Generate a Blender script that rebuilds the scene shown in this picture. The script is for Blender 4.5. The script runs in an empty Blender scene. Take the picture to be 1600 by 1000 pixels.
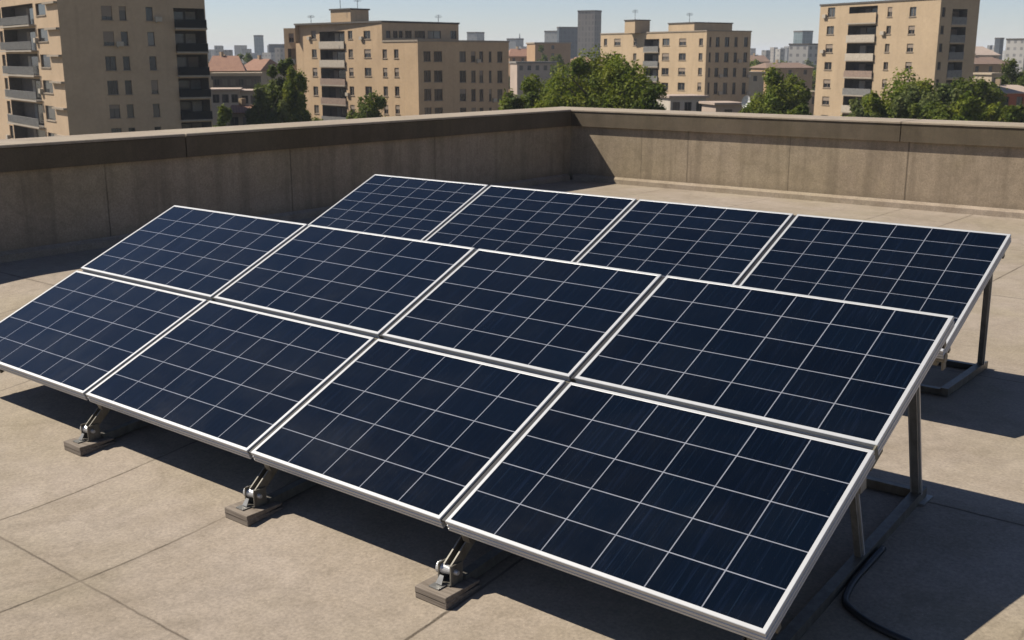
import bpy, math, random
import numpy as np
from mathutils import Matrix, Vector

SC = bpy.context.scene
COL = SC.collection
R = math.radians
rnd = random.Random(7)

# ------------------------------------------------------------------ camera
CAM = Vector((0.0, 0.0, 2.156))
YAW, PITCH, FPX = R(-39.064), R(13.586), 1706.67          # focal length in units of a 1600 px wide frame
FW = Vector((math.sin(YAW)*math.cos(PITCH), math.cos(YAW)*math.cos(PITCH), -math.sin(PITCH)))
RT = Vector((math.cos(YAW), -math.sin(YAW), 0))
UP = RT.cross(FW)
cam_data = bpy.data.cameras.new('camera')
cam = bpy.data.objects.new('camera', cam_data)
COL.objects.link(cam)
cam.matrix_world = Matrix(((RT.x, UP.x, -FW.x, CAM.x), (RT.y, UP.y, -FW.y, CAM.y), (RT.z, UP.z, -FW.z, CAM.z), (0, 0, 0, 1)))
cam_data.sensor_width = 36.0
cam_data.lens = FPX*36.0/1600.0
cam_data.clip_start = 0.05
cam_data.clip_end = 20000
SC.camera = cam
cam_data.dof.use_dof = True          # a real lens: focused on the panels, far flats a touch soft
cam_data.dof.focus_distance = 5.0
cam_data.dof.aperture_fstop = 9.0

# ------------------------------------------------------------------ sky, sun, exposure
TO_SUN = Vector((-0.80, -0.38, 1.0)).normalized()
SUN_EL = math.asin(TO_SUN.z)
world = bpy.data.worlds.new('World')
SC.world = world
world.use_nodes = True
wn = world.node_tree
wn.nodes.clear()
w_out = wn.nodes.new('ShaderNodeOutputWorld')
w_bg = wn.nodes.new('ShaderNodeBackground')
w_sky = wn.nodes.new('ShaderNodeTexSky')
w_sky.sky_type = 'NISHITA'
w_sky.sun_disc = False
w_sky.sun_elevation = SUN_EL
w_sky.sun_rotation = math.atan2(TO_SUN.x, TO_SUN.y)
w_sky.air_density = 1.0
w_sky.dust_density = 0.6
w_sky.altitude = 1500
w_sky.ozone_density = 2.2
w_bg.inputs['Strength'].default_value = 0.050
w_tint = wn.nodes.new('ShaderNodeMixRGB'); w_tint.blend_type = 'MULTIPLY'; w_tint.inputs[0].default_value = 1.0
w_tint.inputs[2].default_value = (1.0, 0.955, 1.03, 1)
wn.links.new(w_sky.outputs[0], w_tint.inputs[1])
wn.links.new(w_tint.outputs[0], w_bg.inputs[0])
wn.links.new(w_bg.outputs[0], w_out.inputs[0])

sun_data = bpy.data.lights.new('sun', 'SUN')
sun_data.energy = 4.2
sun_data.angle = R(0.5)
sun_data.color = (1.0, 0.93, 0.82)
sun = bpy.data.objects.new('sun', sun_data)
COL.objects.link(sun)
sun.rotation_euler = (-TO_SUN).to_track_quat('-Z', 'Y').to_euler()

vs = SC.view_settings
vs.view_transform = 'Standard'
vs.look = 'None'
vs.exposure = 0.95
vs.gamma = 1.0

# ------------------------------------------------------------------ helpers
def ray(px, py):
    return FW + RT*((px-800)/FPX) - UP*((py-500)/FPX)
HF = Vector((math.sin(YAW), math.cos(YAW), 0))
def at(px, py, depth):
    """world point seen at (px, py) of the 1600x1000 frame, `depth` metres ahead on the level"""
    d = ray(px, py)
    return CAM + d*(depth/d.dot(HF))

def tag(o, label=None, cat=None, group=None, kind=None):
    if label: o['label'] = label
    if cat: o['category'] = cat
    if group: o['group'] = group
    if kind: o['kind'] = kind
    return o

def empty(name, loc, label=None, cat=None, group=None):
    o = bpy.data.objects.new(name, None)
    o.empty_display_size = 0.2
    COL.objects.link(o)
    o.location = loc
    return tag(o, label, cat, group)

class MB:
    """collects faces (world coordinates) and links them as ONE mesh object"""
    def __init__(self):
        self.v, self.f, self.m, self.uv = [], [], [], {}
    def face(self, pts, mat=0, uv=None):
        i = len(self.v)
        self.v += [tuple(p) for p in pts]
        if uv: self.uv[len(self.f)] = uv
        self.f.append(tuple(range(i, i+len(pts))))
        self.m.append(mat)
    def hexa(self, b, t, mat=0):
        i = len(self.v)
        self.v += [tuple(p) for p in b] + [tuple(p) for p in t]
        for q in ((3, 2, 1, 0), (4, 5, 6, 7), (0, 1, 5, 4), (1, 2, 6, 5), (2, 3, 7, 6), (3, 0, 4, 7)):
            self.f.append(tuple(i+k for k in q)); self.m.append(mat)
    def box(self, x0, x1, y0, y1, z0, z1, mat=0):
        self.hexa([(x0, y0, z0), (x1, y0, z0), (x1, y1, z0), (x0, y1, z0)],
                  [(x0, y0, z1), (x1, y0, z1), (x1, y1, z1), (x0, y1, z1)], mat)
    def bar(self, a, b, w, h, side, mat=0):
        """box section bar from a to b; side = vector across it (width w), h the other way"""
        a, b, side = Vector(a), Vector(b), Vector(side)
        ax = (b-a).normalized()
        s = (side - ax*side.dot(ax)).normalized()
        n = ax.cross(s)
        s, n = s*(w/2), n*(h/2)
        self.hexa([a-s-n, a+s-n, a+s+n, a-s+n], [b-s-n, b+s-n, b+s+n, b-s+n], mat)
    def tube(self, pts, r, seg=8, mat=0, caps=True):
        pts = [Vector(p) for p in pts]
        rr = r if isinstance(r, (list, tuple)) else [r]*len(pts)
        rings = []
        up = Vector((0, 0, 1))
        for i, p in enumerate(pts):
            d = (pts[min(i+1, len(pts)-1)] - pts[max(i-1, 0)]).normalized()
            a = up if abs(d.z) < 0.9 else Vector((1, 0, 0))
            s = d.cross(a).normalized(); n = s.cross(d)
            base = len(self.v)
            for k in range(seg):
                t = 2*math.pi*k/seg
                self.v.append(tuple(p + (s*math.cos(t) + n*math.sin(t))*rr[i]))
            rings.append(base)
        for a, b in zip(rings, rings[1:]):
            for k in range(seg):
                self.f.append((a+k, a+(k+1) % seg, b+(k+1) % seg, b+k)); self.m.append(mat)
        if caps:
            self.f.append(tuple(rings[0]+k for k in reversed(range(seg)))); self.m.append(mat)
            self.f.append(tuple(rings[-1]+k for k in range(seg))); self.m.append(mat)
    def build(self, name, mats, parent=None, smooth=False, bevel=0.0):
        mats = mats if isinstance(mats, (list, tuple)) else [mats]
        me = bpy.data.meshes.new(name)
        o = bpy.data.objects.new(name, me)
        off = Vector((0, 0, 0))
        if parent is not None:
            p = parent
            while p is not None:
                off += p.location; p = p.parent
            o.parent = parent
        else:
            n = len(self.v)
            c = Vector((sum(v[0] for v in self.v)/n, sum(v[1] for v in self.v)/n, min(v[2] for v in self.v)))
            off = c; o.location = c
        me.from_pydata([(v[0]-off.x, v[1]-off.y, v[2]-off.z) for v in self.v], [], self.f)
        for m in mats: me.materials.append(m)
        me.polygons.foreach_set('material_index', self.m)
        if self.uv:
            ul = me.uv_layers.new(name='UVMap')
            for fi, uvs in self.uv.items():
                for li, q in zip(me.polygons[fi].loop_indices, uvs): ul.data[li].uv = q
        if smooth: me.polygons.foreach_set('use_smooth', [True]*len(me.polygons))
        me.update()
        COL.objects.link(o)
        if bevel > 0:
            md = o.modifiers.new('bevel', 'BEVEL'); md.width = bevel; md.segments = 2; md.limit_method = 'ANGLE'
        return o

# ------------------------------------------------------------------ materials
def new_mat(name):
    m = bpy.data.materials.new(name); m.use_nodes = True
    nt = m.node_tree
    return m, nt, nt.nodes['Principled BSDF']
def N(nt, typ, **kw):
    n = nt.nodes.new(typ)
    for k, v in kw.items():
        if k.startswith('i_'):
            n.inputs[k[2:].replace('_', ' ')].default_value = v
        else: setattr(n, k, v)
    return n
def L(nt, a, b): nt.links.new(a, b)
def math_node(nt, op, a, b=None, c=None, clamp=False):
    n = nt.nodes.new('ShaderNodeMath'); n.operation = op; n.use_clamp = clamp
    for i, x in enumerate((a, b, c)):
        if x is None: continue
        if isinstance(x, (int, float)): n.inputs[i].default_value = x
        else: nt.links.new(x, n.inputs[i])
    return n.outputs[0]
def mix(nt, fac, a, b, mode='MIX'):
    n = nt.nodes.new('ShaderNodeMixRGB'); n.blend_type = mode
    for i, x in enumerate((fac, a, b)):
        if isinstance(x, (int, float)): n.inputs[i].default_value = x
        elif isinstance(x, tuple): n.inputs[i].default_value = (*x, 1) if len(x) == 3 else x
        else: nt.links.new(x, n.inputs[i])
    return n.outputs[0]
def noise(nt, vec, scale, detail=4, rough=0.55, dist=0.0):
    n = nt.nodes.new('ShaderNodeTexNoise')
    n.inputs['Scale'].default_value = scale; n.inputs['Detail'].default_value = detail
    n.inputs['Roughness'].default_value = rough; n.inputs['Distortion'].default_value = dist
    nt.links.new(vec, n.inputs['Vector'])
    return n.outputs['Fac']
def ramp(nt, fac, stops):
    n = nt.nodes.new('ShaderNodeValToRGB')
    e = n.color_ramp.elements
    while len(e) < len(stops): e.new(0.5)
    for k, (p, c) in enumerate(stops):
        e[k].position = p
        e[k].color = (c, c, c, 1) if isinstance(c, (int, float)) else (*c, 1)
    nt.links.new(fac, n.inputs[0])
    return n.outputs[0]
def bump(nt, bsdf, h, strength, dist=0.01):
    n = nt.nodes.new('ShaderNodeBump')
    n.inputs['Strength'].default_value = strength; n.inputs['Distance'].default_value = dist
    nt.links.new(h, n.inputs['Height']); nt.links.new(n.outputs[0], bsdf.inputs['Normal'])
def position(nt):
    return nt.nodes.new('ShaderNodeNewGeometry').outputs['Position']
def scaled(nt, vec, s):
    n = nt.nodes.new('ShaderNodeMapping'); n.inputs['Scale'].default_value = s
    nt.links.new(vec, n.inputs['Vector'])
    return n.outputs[0]

def concrete(name, base, light, dark, streak=0.0, joints_x=(), joints_y=(), grit=1.0, wall_joints=()):
    """weathered concrete in world metres: blotches, grit, optional runs down a wall, optional joints"""
    m, nt, b = new_mat(name)
    pos = position(nt)
    big = noise(nt, pos, 0.55, 5, 0.6, 0.4)
    mid = noise(nt, pos, 2.6, 6, 0.65, 0.2)
    fine = noise(nt, pos, 60, 4, 0.75)
    speck = noise(nt, pos, 120, 2, 0.5)
    c = mix(nt, ramp(nt, big, [(0.33, 0.0), (0.68, 1.0)]), base, light)
    c = mix(nt, math_node(nt, 'MULTIPLY', ramp(nt, mid, [(0.42, 0.0), (0.72, 1.0)]), 0.55), c, dark)
    c = mix(nt, 0.50*grit, c, ramp(nt, fine, [(0.30, 0.26), (0.70, 0.74)]), 'OVERLAY')
    c = mix(nt, 0.35*grit, c, ramp(nt, noise(nt, pos, 11, 5, 0.7, 0.3), [(0.34, 0.38), (0.66, 0.62)]), 'OVERLAY')
    tide = noise(nt, pos, 0.42, 4, 0.55, 0.6)
    edge = ramp(nt, tide, [(0.520, 0.0), (0.545, 1.0), (0.552, 0.2), (0.62, 0.0)])
    c = mix(nt, math_node(nt, 'MULTIPLY', edge, 0.16), c, tuple(x*0.45 for x in dark))
    warm = noise(nt, pos, 0.9, 3, 0.5, 0.3)
    c = mix(nt, math_node(nt, 'MULTIPLY', ramp(nt, warm, [(0.45, 0.0), (0.65, 1.0)]), 0.35), c, (0.97, 1.0, 0.84), 'MULTIPLY')
    c = mix(nt, math_node(nt, 'MULTIPLY', ramp(nt, speck, [(0.60, 0.0), (0.72, 1.0)]), 0.45*grit), c, tuple(x*0.45 for x in base))
    c = mix(nt, math_node(nt, 'MULTIPLY', ramp(nt, noise(nt, pos, 90, 2, 0.5), [(0.66, 0.0), (0.74, 1.0)]), 0.5*grit), c, tuple(min(1, x*1.6) for x in base))
    sep = nt.nodes.new('ShaderNodeSeparateXYZ'); L(nt, pos, sep.inputs[0])
    if streak:
        runs = noise(nt, scaled(nt, pos, (2.6, 2.6, 0.18)), 1.6, 5, 0.6, 0.3)
        runs2 = noise(nt, scaled(nt, pos, (9.0, 9.0, 0.5)), 1.0, 3, 0.6, 0.2)
        s = math_node(nt, 'MULTIPLY', ramp(nt, runs, [(0.48, 0.0), (0.66, 1.0)]), streak)
        c = mix(nt, s, c, tuple(x*0.42 for x in dark))
        c = mix(nt, math_node(nt, 'MULTIPLY', ramp(nt, runs2, [(0.55, 0.0), (0.75, 1.0)]), streak*0.6), c, tuple(x*0.5 for x in dark))
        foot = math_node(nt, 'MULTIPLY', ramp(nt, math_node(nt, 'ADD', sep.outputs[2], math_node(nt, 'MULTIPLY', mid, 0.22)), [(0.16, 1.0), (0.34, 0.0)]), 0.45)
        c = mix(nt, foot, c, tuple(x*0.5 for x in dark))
    wob = math_node(nt, 'MULTIPLY', math_node(nt, 'SUBTRACT', noise(nt, pos, 7, 6, 0.8), 0.5), 0.026)
    gap = math_node(nt, 'ADD', math_node(nt, 'MULTIPLY', ramp(nt, noise(nt, pos, 1.7, 3, 0.6), [(0.35, 0.40), (0.55, 1.0)]), 1.0), 0.0)
    line = halo = None
    for axis, vals in ((0, joints_x), (1, joints_y), (0, wall_joints)):
        for val, w, a in vals:
            d = math_node(nt, 'ABSOLUTE', math_node(nt, 'ADD', math_node(nt, 'SUBTRACT', sep.outputs[axis], val), wob))
            t = math_node(nt, 'MULTIPLY', math_node(nt, 'SUBTRACT', 1.0, math_node(nt, 'DIVIDE', d, w), clamp=True), a*1.6, clamp=True)
            line = t if line is None else math_node(nt, 'MAXIMUM', line, t)
            if axis == 1 or name == 'roof_concrete':
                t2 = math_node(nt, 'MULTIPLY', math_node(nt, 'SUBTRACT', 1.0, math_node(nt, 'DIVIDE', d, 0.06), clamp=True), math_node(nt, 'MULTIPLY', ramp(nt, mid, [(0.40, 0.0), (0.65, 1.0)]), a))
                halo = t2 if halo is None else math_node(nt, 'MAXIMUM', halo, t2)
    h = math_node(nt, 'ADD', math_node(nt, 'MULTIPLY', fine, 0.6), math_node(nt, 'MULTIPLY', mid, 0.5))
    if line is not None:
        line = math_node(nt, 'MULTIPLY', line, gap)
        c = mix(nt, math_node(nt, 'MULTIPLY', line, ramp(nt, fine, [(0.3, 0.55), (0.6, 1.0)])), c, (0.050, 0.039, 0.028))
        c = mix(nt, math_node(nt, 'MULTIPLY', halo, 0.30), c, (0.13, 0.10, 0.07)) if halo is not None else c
        h = math_node(nt, 'SUBTRACT', h, math_node(nt, 'MULTIPLY', line, 0.8))
    L(nt, c, b.inputs['Base Color'])
    b.inputs['Roughness'].default_value = 0.9
    b.inputs['Specular IOR Level'].default_value = 0.25
    bump(nt, b, h, 0.35, 0.006)
    return m

def plain(name, col, rough=0.6, metal=0.0, var=0.0, vscale=3.0, spec=0.5):
    m, nt, b = new_mat(name)
    if var:
        n = noise(nt, position(nt), vscale, 5, 0.6)
        c = mix(nt, ramp(nt, n, [(0.3, 0.0), (0.7, 1.0)]), tuple(x*(1-var) for x in col), tuple(min(1, x*(1+var)) for x in col))
        L(nt, c, b.inputs['Base Color'])
    else:
        b.inputs['Base Color'].default_value = (*col, 1)
    b.inputs['Roughness'].default_value = rough
    b.inputs['Metallic'].default_value = metal
    b.inputs['Specular IOR Level'].default_value = spec
    return m

M = {}
M['roof'] = concrete('roof_concrete', (0.230, 0.190, 0.145), (0.268, 0.225, 0.182), (0.172, 0.138, 0.098),
                     joints_x=[(-5.55, .011, .8), (-4.57, .011, .9), (-2.97, .012, .9), (-7.6, .01, .7), (-9.5, .01, .6), (-0.9, .01, .5), (0.6, .01, .7)],
                     joints_y=[(2.39, .010, .6), (5.26, .012, .9), (7.7, .01, .5), (10.5, .012, .8), (13.2, .012, .5)])
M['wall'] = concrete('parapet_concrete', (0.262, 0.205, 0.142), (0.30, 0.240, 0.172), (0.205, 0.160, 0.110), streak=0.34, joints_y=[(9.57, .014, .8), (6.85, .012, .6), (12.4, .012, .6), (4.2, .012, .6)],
                     wall_joints=[(-5.57, .02, .6), (-9.2, .016, .6), (-10.1, .014, .5), (-7.4, .012, .5), (-2.1, .016, .6), (-3.8, .012, .4)])
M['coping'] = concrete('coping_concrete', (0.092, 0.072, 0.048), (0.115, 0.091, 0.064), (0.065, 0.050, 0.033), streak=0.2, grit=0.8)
M['cap'] = concrete('lit_top_concrete', (0.245, 0.20, 0.152), (0.28, 0.235, 0.185), (0.20, 0.16, 0.12), grit=0.8)  # lighter than the coping: sunlight on its top painted into the colour
M['kerb'] = concrete('kerb_concrete', (0.235, 0.19, 0.14), (0.27, 0.22, 0.17), (0.15, 0.11, 0.075), grit=1.0)
M['mortar'] = plain('mortar', (0.06, 0.05, 0.04), 0.95)

def alu_mat():
    m, nt, b = new_mat('aluminium_frame')
    n = noise(nt, position(nt), 14, 4, 0.6)
    L(nt, mix(nt, n, (0.37, 0.372, 0.37), (0.45, 0.455, 0.455)), b.inputs['Base Color'])
    b.inputs['Metallic'].default_value = 0.25
    b.inputs['Roughness'].default_value = 0.42
    return m
M['alu'] = alu_mat()
def steel_mat(name, a, bcol, rough):
    m, nt, b = new_mat(name)
    n = noise(nt, scaled(nt, position(nt), (8, 8, 3)), 3, 5, 0.65)
    L(nt, mix(nt, ramp(nt, n, [(0.35, 0.0), (0.7, 1.0)]), a, bcol), b.inputs['Base Color'])
    b.inputs['Metallic'].default_value = 0.55
    b.inputs['Roughness'].default_value = rough
    bump(nt, b, n, 0.1, 0.002)
    return m
M['steel'] = steel_mat('galvanised_steel', (0.19, 0.185, 0.17), (0.30, 0.295, 0.275), 0.42)
M['rail'] = steel_mat('weathered_rail', (0.11, 0.10, 0.082), (0.18, 0.17, 0.145), 0.5)
M['khaki'] = plain('dusty_khaki_rail', (0.125, 0.112, 0.080), 0.8, var=0.2, vscale=9)
M['bolt'] = plain('bright_bolt', (0.42, 0.415, 0.40), 0.35, 0.4)
M['rubber'] = plain('black_cable_sheath', (0.012, 0.012, 0.013), 0.42)
M['backsheet'] = plain('dark_backsheet', (0.03, 0.03, 0.032), 0.6)

def wood_mat():
    m, nt, b = new_mat('weathered_plank')
    pos = position(nt)
    g = noise(nt, scaled(nt, pos, (3, 40, 60)), 1.4, 5, 0.65, 0.4)
    c = mix(nt, ramp(nt, g, [(0.3, 0.0), (0.7, 1.0)]), (0.10, 0.078, 0.058), (0.21, 0.175, 0.14))
    L(nt, c, b.inputs['Base Color'])
    b.inputs['Roughness'].default_value = 0.85
    bump(nt, b, g, 0.4, 0.004)
    return m
M['block'] = wood_mat()

def cell_mat():
    m, nt, b = new_mat('photovoltaic_cells')
    uv = nt.nodes.new('ShaderNodeUVMap').outputs[0]
    sep = nt.nodes.new('ShaderNodeSeparateXYZ'); L(nt, uv, sep.inputs[0])
    lines = None
    for ax, w in ((0, 0.0098), (1, 0.0128)):
        fr = math_node(nt, 'FRACT', math_node(nt, 'ADD', sep.outputs[ax], 0.5))
        d = math_node(nt, 'ABSOLUTE', math_node(nt, 'SUBTRACT', fr, 0.5))
        t = math_node(nt, 'LESS_THAN', d, w)
        lines = t if lines is None else math_node(nt, 'MAXIMUM', lines, t)
    fl = nt.nodes.new('ShaderNodeVectorMath'); fl.operation = 'FLOOR'; L(nt, uv, fl.inputs[0])
    oi = nt.nodes.new('ShaderNodeObjectInfo')
    ad = nt.nodes.new('ShaderNodeVectorMath'); ad.operation = 'ADD'; L(nt, fl.outputs[0], ad.inputs[0])
    sc = nt.nodes.new('ShaderNodeVectorMath'); sc.operation = 'SCALE'; sc.inputs[0].default_value = (37, 61, 17)
    L(nt, oi.outputs['Random'], sc.inputs['Scale']); L(nt, sc.outputs[0], ad.inputs[1])
    wnz = nt.nodes.new('ShaderNodeTexWhiteNoise'); wnz.noise_dimensions = '3D'; L(nt, ad.outputs[0], wnz.inputs['Vector'])
    cellv = wnz.outputs['Value']
    c = mix(nt, cellv, (0.0004, 0.0014, 0.0034), (0.0008, 0.0026, 0.0060))
    # thin bus bars and crystal streaks that run up the slope
    ad2 = nt.nodes.new('ShaderNodeVectorMath'); ad2.operation = 'ADD'; L(nt, uv, ad2.inputs[0]); L(nt, sc.outputs[0], ad2.inputs[1])
    st = noise(nt, scaled(nt, ad2.outputs[0], (13, 0.42, 1)), 1.0, 3, 0.55, 0.35)
    c = mix(nt, math_node(nt, 'MULTIPLY', ramp(nt, st, [(0.56, 0.0), (0.76, 1.0)]), 0.5), c, (0.0040, 0.0080, 0.020))
    st2 = noise(nt, scaled(nt, ad2.outputs[0], (30, 0.5, 1)), 1.0, 2, 0.5, 0.3)
    c = mix(nt, math_node(nt, 'MULTIPLY', ramp(nt, st2, [(0.66, 0.0), (0.74, 1.0)]), 0.30), c, (0.008, 0.014, 0.030))
    bb = math_node(nt, 'ABSOLUTE', math_node(nt, 'SUBTRACT', math_node(nt, 'FRACT', math_node(nt, 'MULTIPLY', sep.outputs[0], 6.0)), 0.5))
    bb = math_node(nt, 'LESS_THAN', bb, 0.045)
    bn = ramp(nt, noise(nt, scaled(nt, ad2.outputs[0], (6, 0.5, 1)), 1.0, 3, 0.6), [(0.42, 0.0), (0.70, 1.0)])
    c = mix(nt, math_node(nt, 'MULTIPLY', math_node(nt, 'MULTIPLY', bb, bn), 0.65), c, (0.0065, 0.0140, 0.0280))
    wobble = ramp(nt, noise(nt, ad2.outputs[0], 3.0, 3, 0.6), [(0.3, 0.75), (0.7, 1.0)])
    c = mix(nt, math_node(nt, 'MULTIPLY', lines, wobble), c, (0.21, 0.22, 0.25))
    dust = noise(nt, position(nt), 2.2, 5, 0.65, 0.5)
    c = mix(nt, math_node(nt, 'MULTIPLY', ramp(nt, dust, [(0.45, 0.0), (0.8, 1.0)]), 0.006), c, (0.2, 0.19, 0.17))
    L(nt, c, b.inputs['Base Color'])
    L(nt, ramp(nt, dust, [(0.3, 0.10), (0.8, 0.24)]), b.inputs['Roughness'])
    b.inputs['IOR'].default_value = 1.45
    b.inputs['Specular IOR Level'].default_value = 0.40
    bump(nt, b, noise(nt, position(nt), 1.3, 2, 0.5), 0.02, 0.02)
    return m
M['cells'] = cell_mat()

def render_wall(name, col, var=0.10):
    """painted render of the far flats, with faint floor bands, patches and runs"""
    m, nt, b = new_mat(name)
    pos = position(nt)
    n = noise(nt, pos, 0.22, 6, 0.62, 0.4)
    c = mix(nt, ramp(nt, n, [(0.32, 0.0), (0.68, 1.0)]), tuple(x*(1-var) for x in col), tuple(min(1, x*(1+var*0.7)) for x in col))
    r = noise(nt, scaled(nt, pos, (1.2, 1.2, 0.10)), 1.0, 4, 0.6)
    c = mix(nt, math_node(nt, 'MULTIPLY', ramp(nt, r, [(0.52, 0.0), (0.75, 1.0)]), 0.30), c, tuple(x*0.6 for x in col))
    f = noise(nt, pos, 2.5, 3, 0.6)
    c = mix(nt, 0.18, c, ramp(nt, f, [(0.3, 0.35), (0.7, 0.65)]), 'OVERLAY')
    L(nt, c, b.inputs['Base Color'])
    b.inputs['Roughness'].default_value = 0.92
    b.inputs['Specular IOR Level'].default_value = 0.2
    return m
M['flat_a'] = render_wall('sand_render', (0.37, 0.272, 0.178))
M['flat_b'] = render_wall('ochre_render', (0.40, 0.285, 0.175))
M['flat_c'] = render_wall('cream_render', (0.39, 0.29, 0.185))
M['flat_d'] = render_wall('pale_sand_render', (0.36, 0.27, 0.175))
M['trim'] = plain('stone_trim', (0.23, 0.185, 0.135), 0.9, var=0.15)
M['trim_dark'] = plain('dark_trim', (0.07, 0.06, 0.05), 0.9, var=0.2)
M['slab'] = plain('balcony_slab', (0.27, 0.23, 0.18), 0.9, var=0.15)
M['frame'] = plain('window_frame', (0.15, 0.115, 0.085), 0.7)
M['frame_dark'] = plain('dark_window_frame', (0.07, 0.058, 0.047), 0.7)
M['pane'] = plain('window_glass', (0.02, 0.022, 0.024), 0.12, spec=0.5)
M['pane_sky'] = plain('window_glass_grey', (0.045, 0.048, 0.05), 0.08, spec=0.7)
M['pane_curtain'] = plain('curtained_glass', (0.10, 0.085, 0.065), 0.4)
M['blind'] = plain('roller_blind', (0.20, 0.155, 0.115), 0.8)
M['dark_rail'] = plain('dark_balustrade', (0.015, 0.016, 0.016), 0.9, spec=0.1)
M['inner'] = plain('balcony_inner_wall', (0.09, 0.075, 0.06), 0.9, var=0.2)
M['rail_grey'] = plain('grey_balustrade', (0.13, 0.125, 0.115), 0.7, var=0.2)
M['rail_white'] = plain('white_balustrade', (0.33, 0.285, 0.225), 0.8, var=0.15)
M['rail_rust'] = plain('rusty_balustrade', (0.20, 0.14, 0.105), 0.8, var=0.2)
M['flatroof'] = plain('flat_roof_felt', (0.16, 0.145, 0.125), 0.95, var=0.2)
M['antenna'] = plain('antenna_metal', (0.13, 0.13, 0.13), 0.5)
M['dish'] = plain('white_dish', (0.48, 0.48, 0.47), 0.5)

def tile_mat(name, a, bcol):
    m, nt, b = new_mat(name)
    pos = position(nt)
    n = noise(nt, pos, 0.8, 6, 0.65, 0.3)
    wv = nt.nodes.new('ShaderNodeTexWave'); wv.inputs['Scale'].default_value = 1.2; wv.inputs['Distortion'].default_value = 1.5
    wv.bands_direction = 'DIAGONAL'; L(nt, pos, wv.inputs['Vector'])
    c = mix(nt, ramp(nt, n, [(0.3, 0.0), (0.7, 1.0)]), a, bcol)
    c = mix(nt, 0.25, c, wv.outputs['Color'], 'MULTIPLY')
    L(nt, c, b.inputs['Base Color']); b.inputs['Roughness'].default_value = 0.9
    return m
M['tile'] = tile_mat('terracotta_tiles', (0.20, 0.098, 0.06), (0.28, 0.15, 0.092))
M['tile2'] = tile_mat('brown_tiles', (0.14, 0.09, 0.065), (0.20, 0.13, 0.09))

def band_mat(name, col, glass, sx, sy, mortar):
    """far tower wall whose windows are too small to model: rows of panes in UV metres"""
    m, nt, b = new_mat(name)
    uv = nt.nodes.new('ShaderNodeUVMap').outputs[0]
    br = nt.nodes.new('ShaderNodeTexBrick')
    br.offset = 0.0; br.inputs['Scale'].default_value = 1.0
    br.inputs['Brick Width'].default_value = sx; br.inputs['Row Height'].default_value = sy
    br.inputs['Mortar Size'].default_value = mortar; br.inputs['Mortar Smooth'].default_value = 0.1
    br.inputs['Color1'].default_value = (*glass, 1); br.inputs['Color2'].default_value = (*[g*1.6 for g in glass], 1)
    br.inputs['Mortar'].default_value = (*col, 1)
    L(nt, uv, br.inputs['Vector'])
    n = noise(nt, position(nt), 0.05, 4, 0.6)
    c = mix(nt, 0.25, br.outputs['Color'], ramp(nt, n, [(0.3, 0.3), (0.7, 0.7)]), 'OVERLAY')
    L(nt, c, b.inputs['Base Color']); b.inputs['Roughness'].default_value = 0.6
    return m

def leaf_mat(name, dark, light, young):
    m, nt, b = new_mat(name)
    g = nt.nodes.new('ShaderNodeNewGeometry')
    n = noise(nt, g.outputs['Position'], 0.55, 4, 0.6)
    c = mix(nt, g.outputs['Random Per Island'], dark, light)
    c = mix(nt, math_node(nt, 'MULTIPLY', ramp(nt, n, [(0.42, 0.0), (0.66, 1.0)]), 0.7), c, young)
    L(nt, c, b.inputs['Base Color'])
    b.inputs['Roughness'].default_value = 0.65
    b.inputs['Specular IOR Level'].default_value = 0.15
    tr = nt.nodes.new('ShaderNodeBsdfTranslucent'); L(nt, c, tr.inputs[0])
    ms = nt.nodes.new('ShaderNodeMixShader'); ms.inputs[0].default_value = 0.38
    L(nt, b.outputs[0], ms.inputs[1]); L(nt, tr.outputs[0], ms.inputs[2])
    L(nt, ms.outputs[0], nt.nodes['Material Output'].inputs[0])
    return m
M['leaf_a'] = leaf_mat('plane_leaves', (0.046, 0.074, 0.006), (0.125, 0.160, 0.012), (0.20, 0.205, 0.016))
M['leaf_b'] = leaf_mat('oak_leaves', (0.030, 0.050, 0.005), (0.085, 0.115, 0.010), (0.13, 0.145, 0.014))
M['leaf_c'] = leaf_mat('olive_leaves', (0.055, 0.078, 0.020), (0.115, 0.14, 0.036), (0.15, 0.155, 0.045))
M['bark'] = plain('bark', (0.10, 0.075, 0.05), 0.95, var=0.3, vscale=6)

def ground_mat():
    m, nt, b = new_mat('city_ground')
    pos = position(nt)
    n = noise(nt, pos, 0.02, 6, 0.65)
    n2 = noise(nt, pos, 0.15, 5, 0.6)
    c = mix(nt, ramp(nt, n, [(0.40, 0.0), (0.6, 1.0)]), (0.09, 0.095, 0.05), (0.23, 0.19, 0.14))
    c = mix(nt, 0.4, c, ramp(nt, n2, [(0.3, 0.2), (0.7, 0.8)]), 'OVERLAY')
    L(nt, c, b.inputs['Base Color']); b.inputs['Roughness'].default_value = 0.95
    return m
M['ground'] = ground_mat()

# ------------------------------------------------------------------ ground and roof deck
STREET = -17.0
g = MB()
g.face([(-9000, -9000, STREET), (9000, -9000, STREET), (9000, 9000, STREET), (-9000, 9000, STREET)])
tag(g.build('ground', M['ground']), kind='structure')

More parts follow.
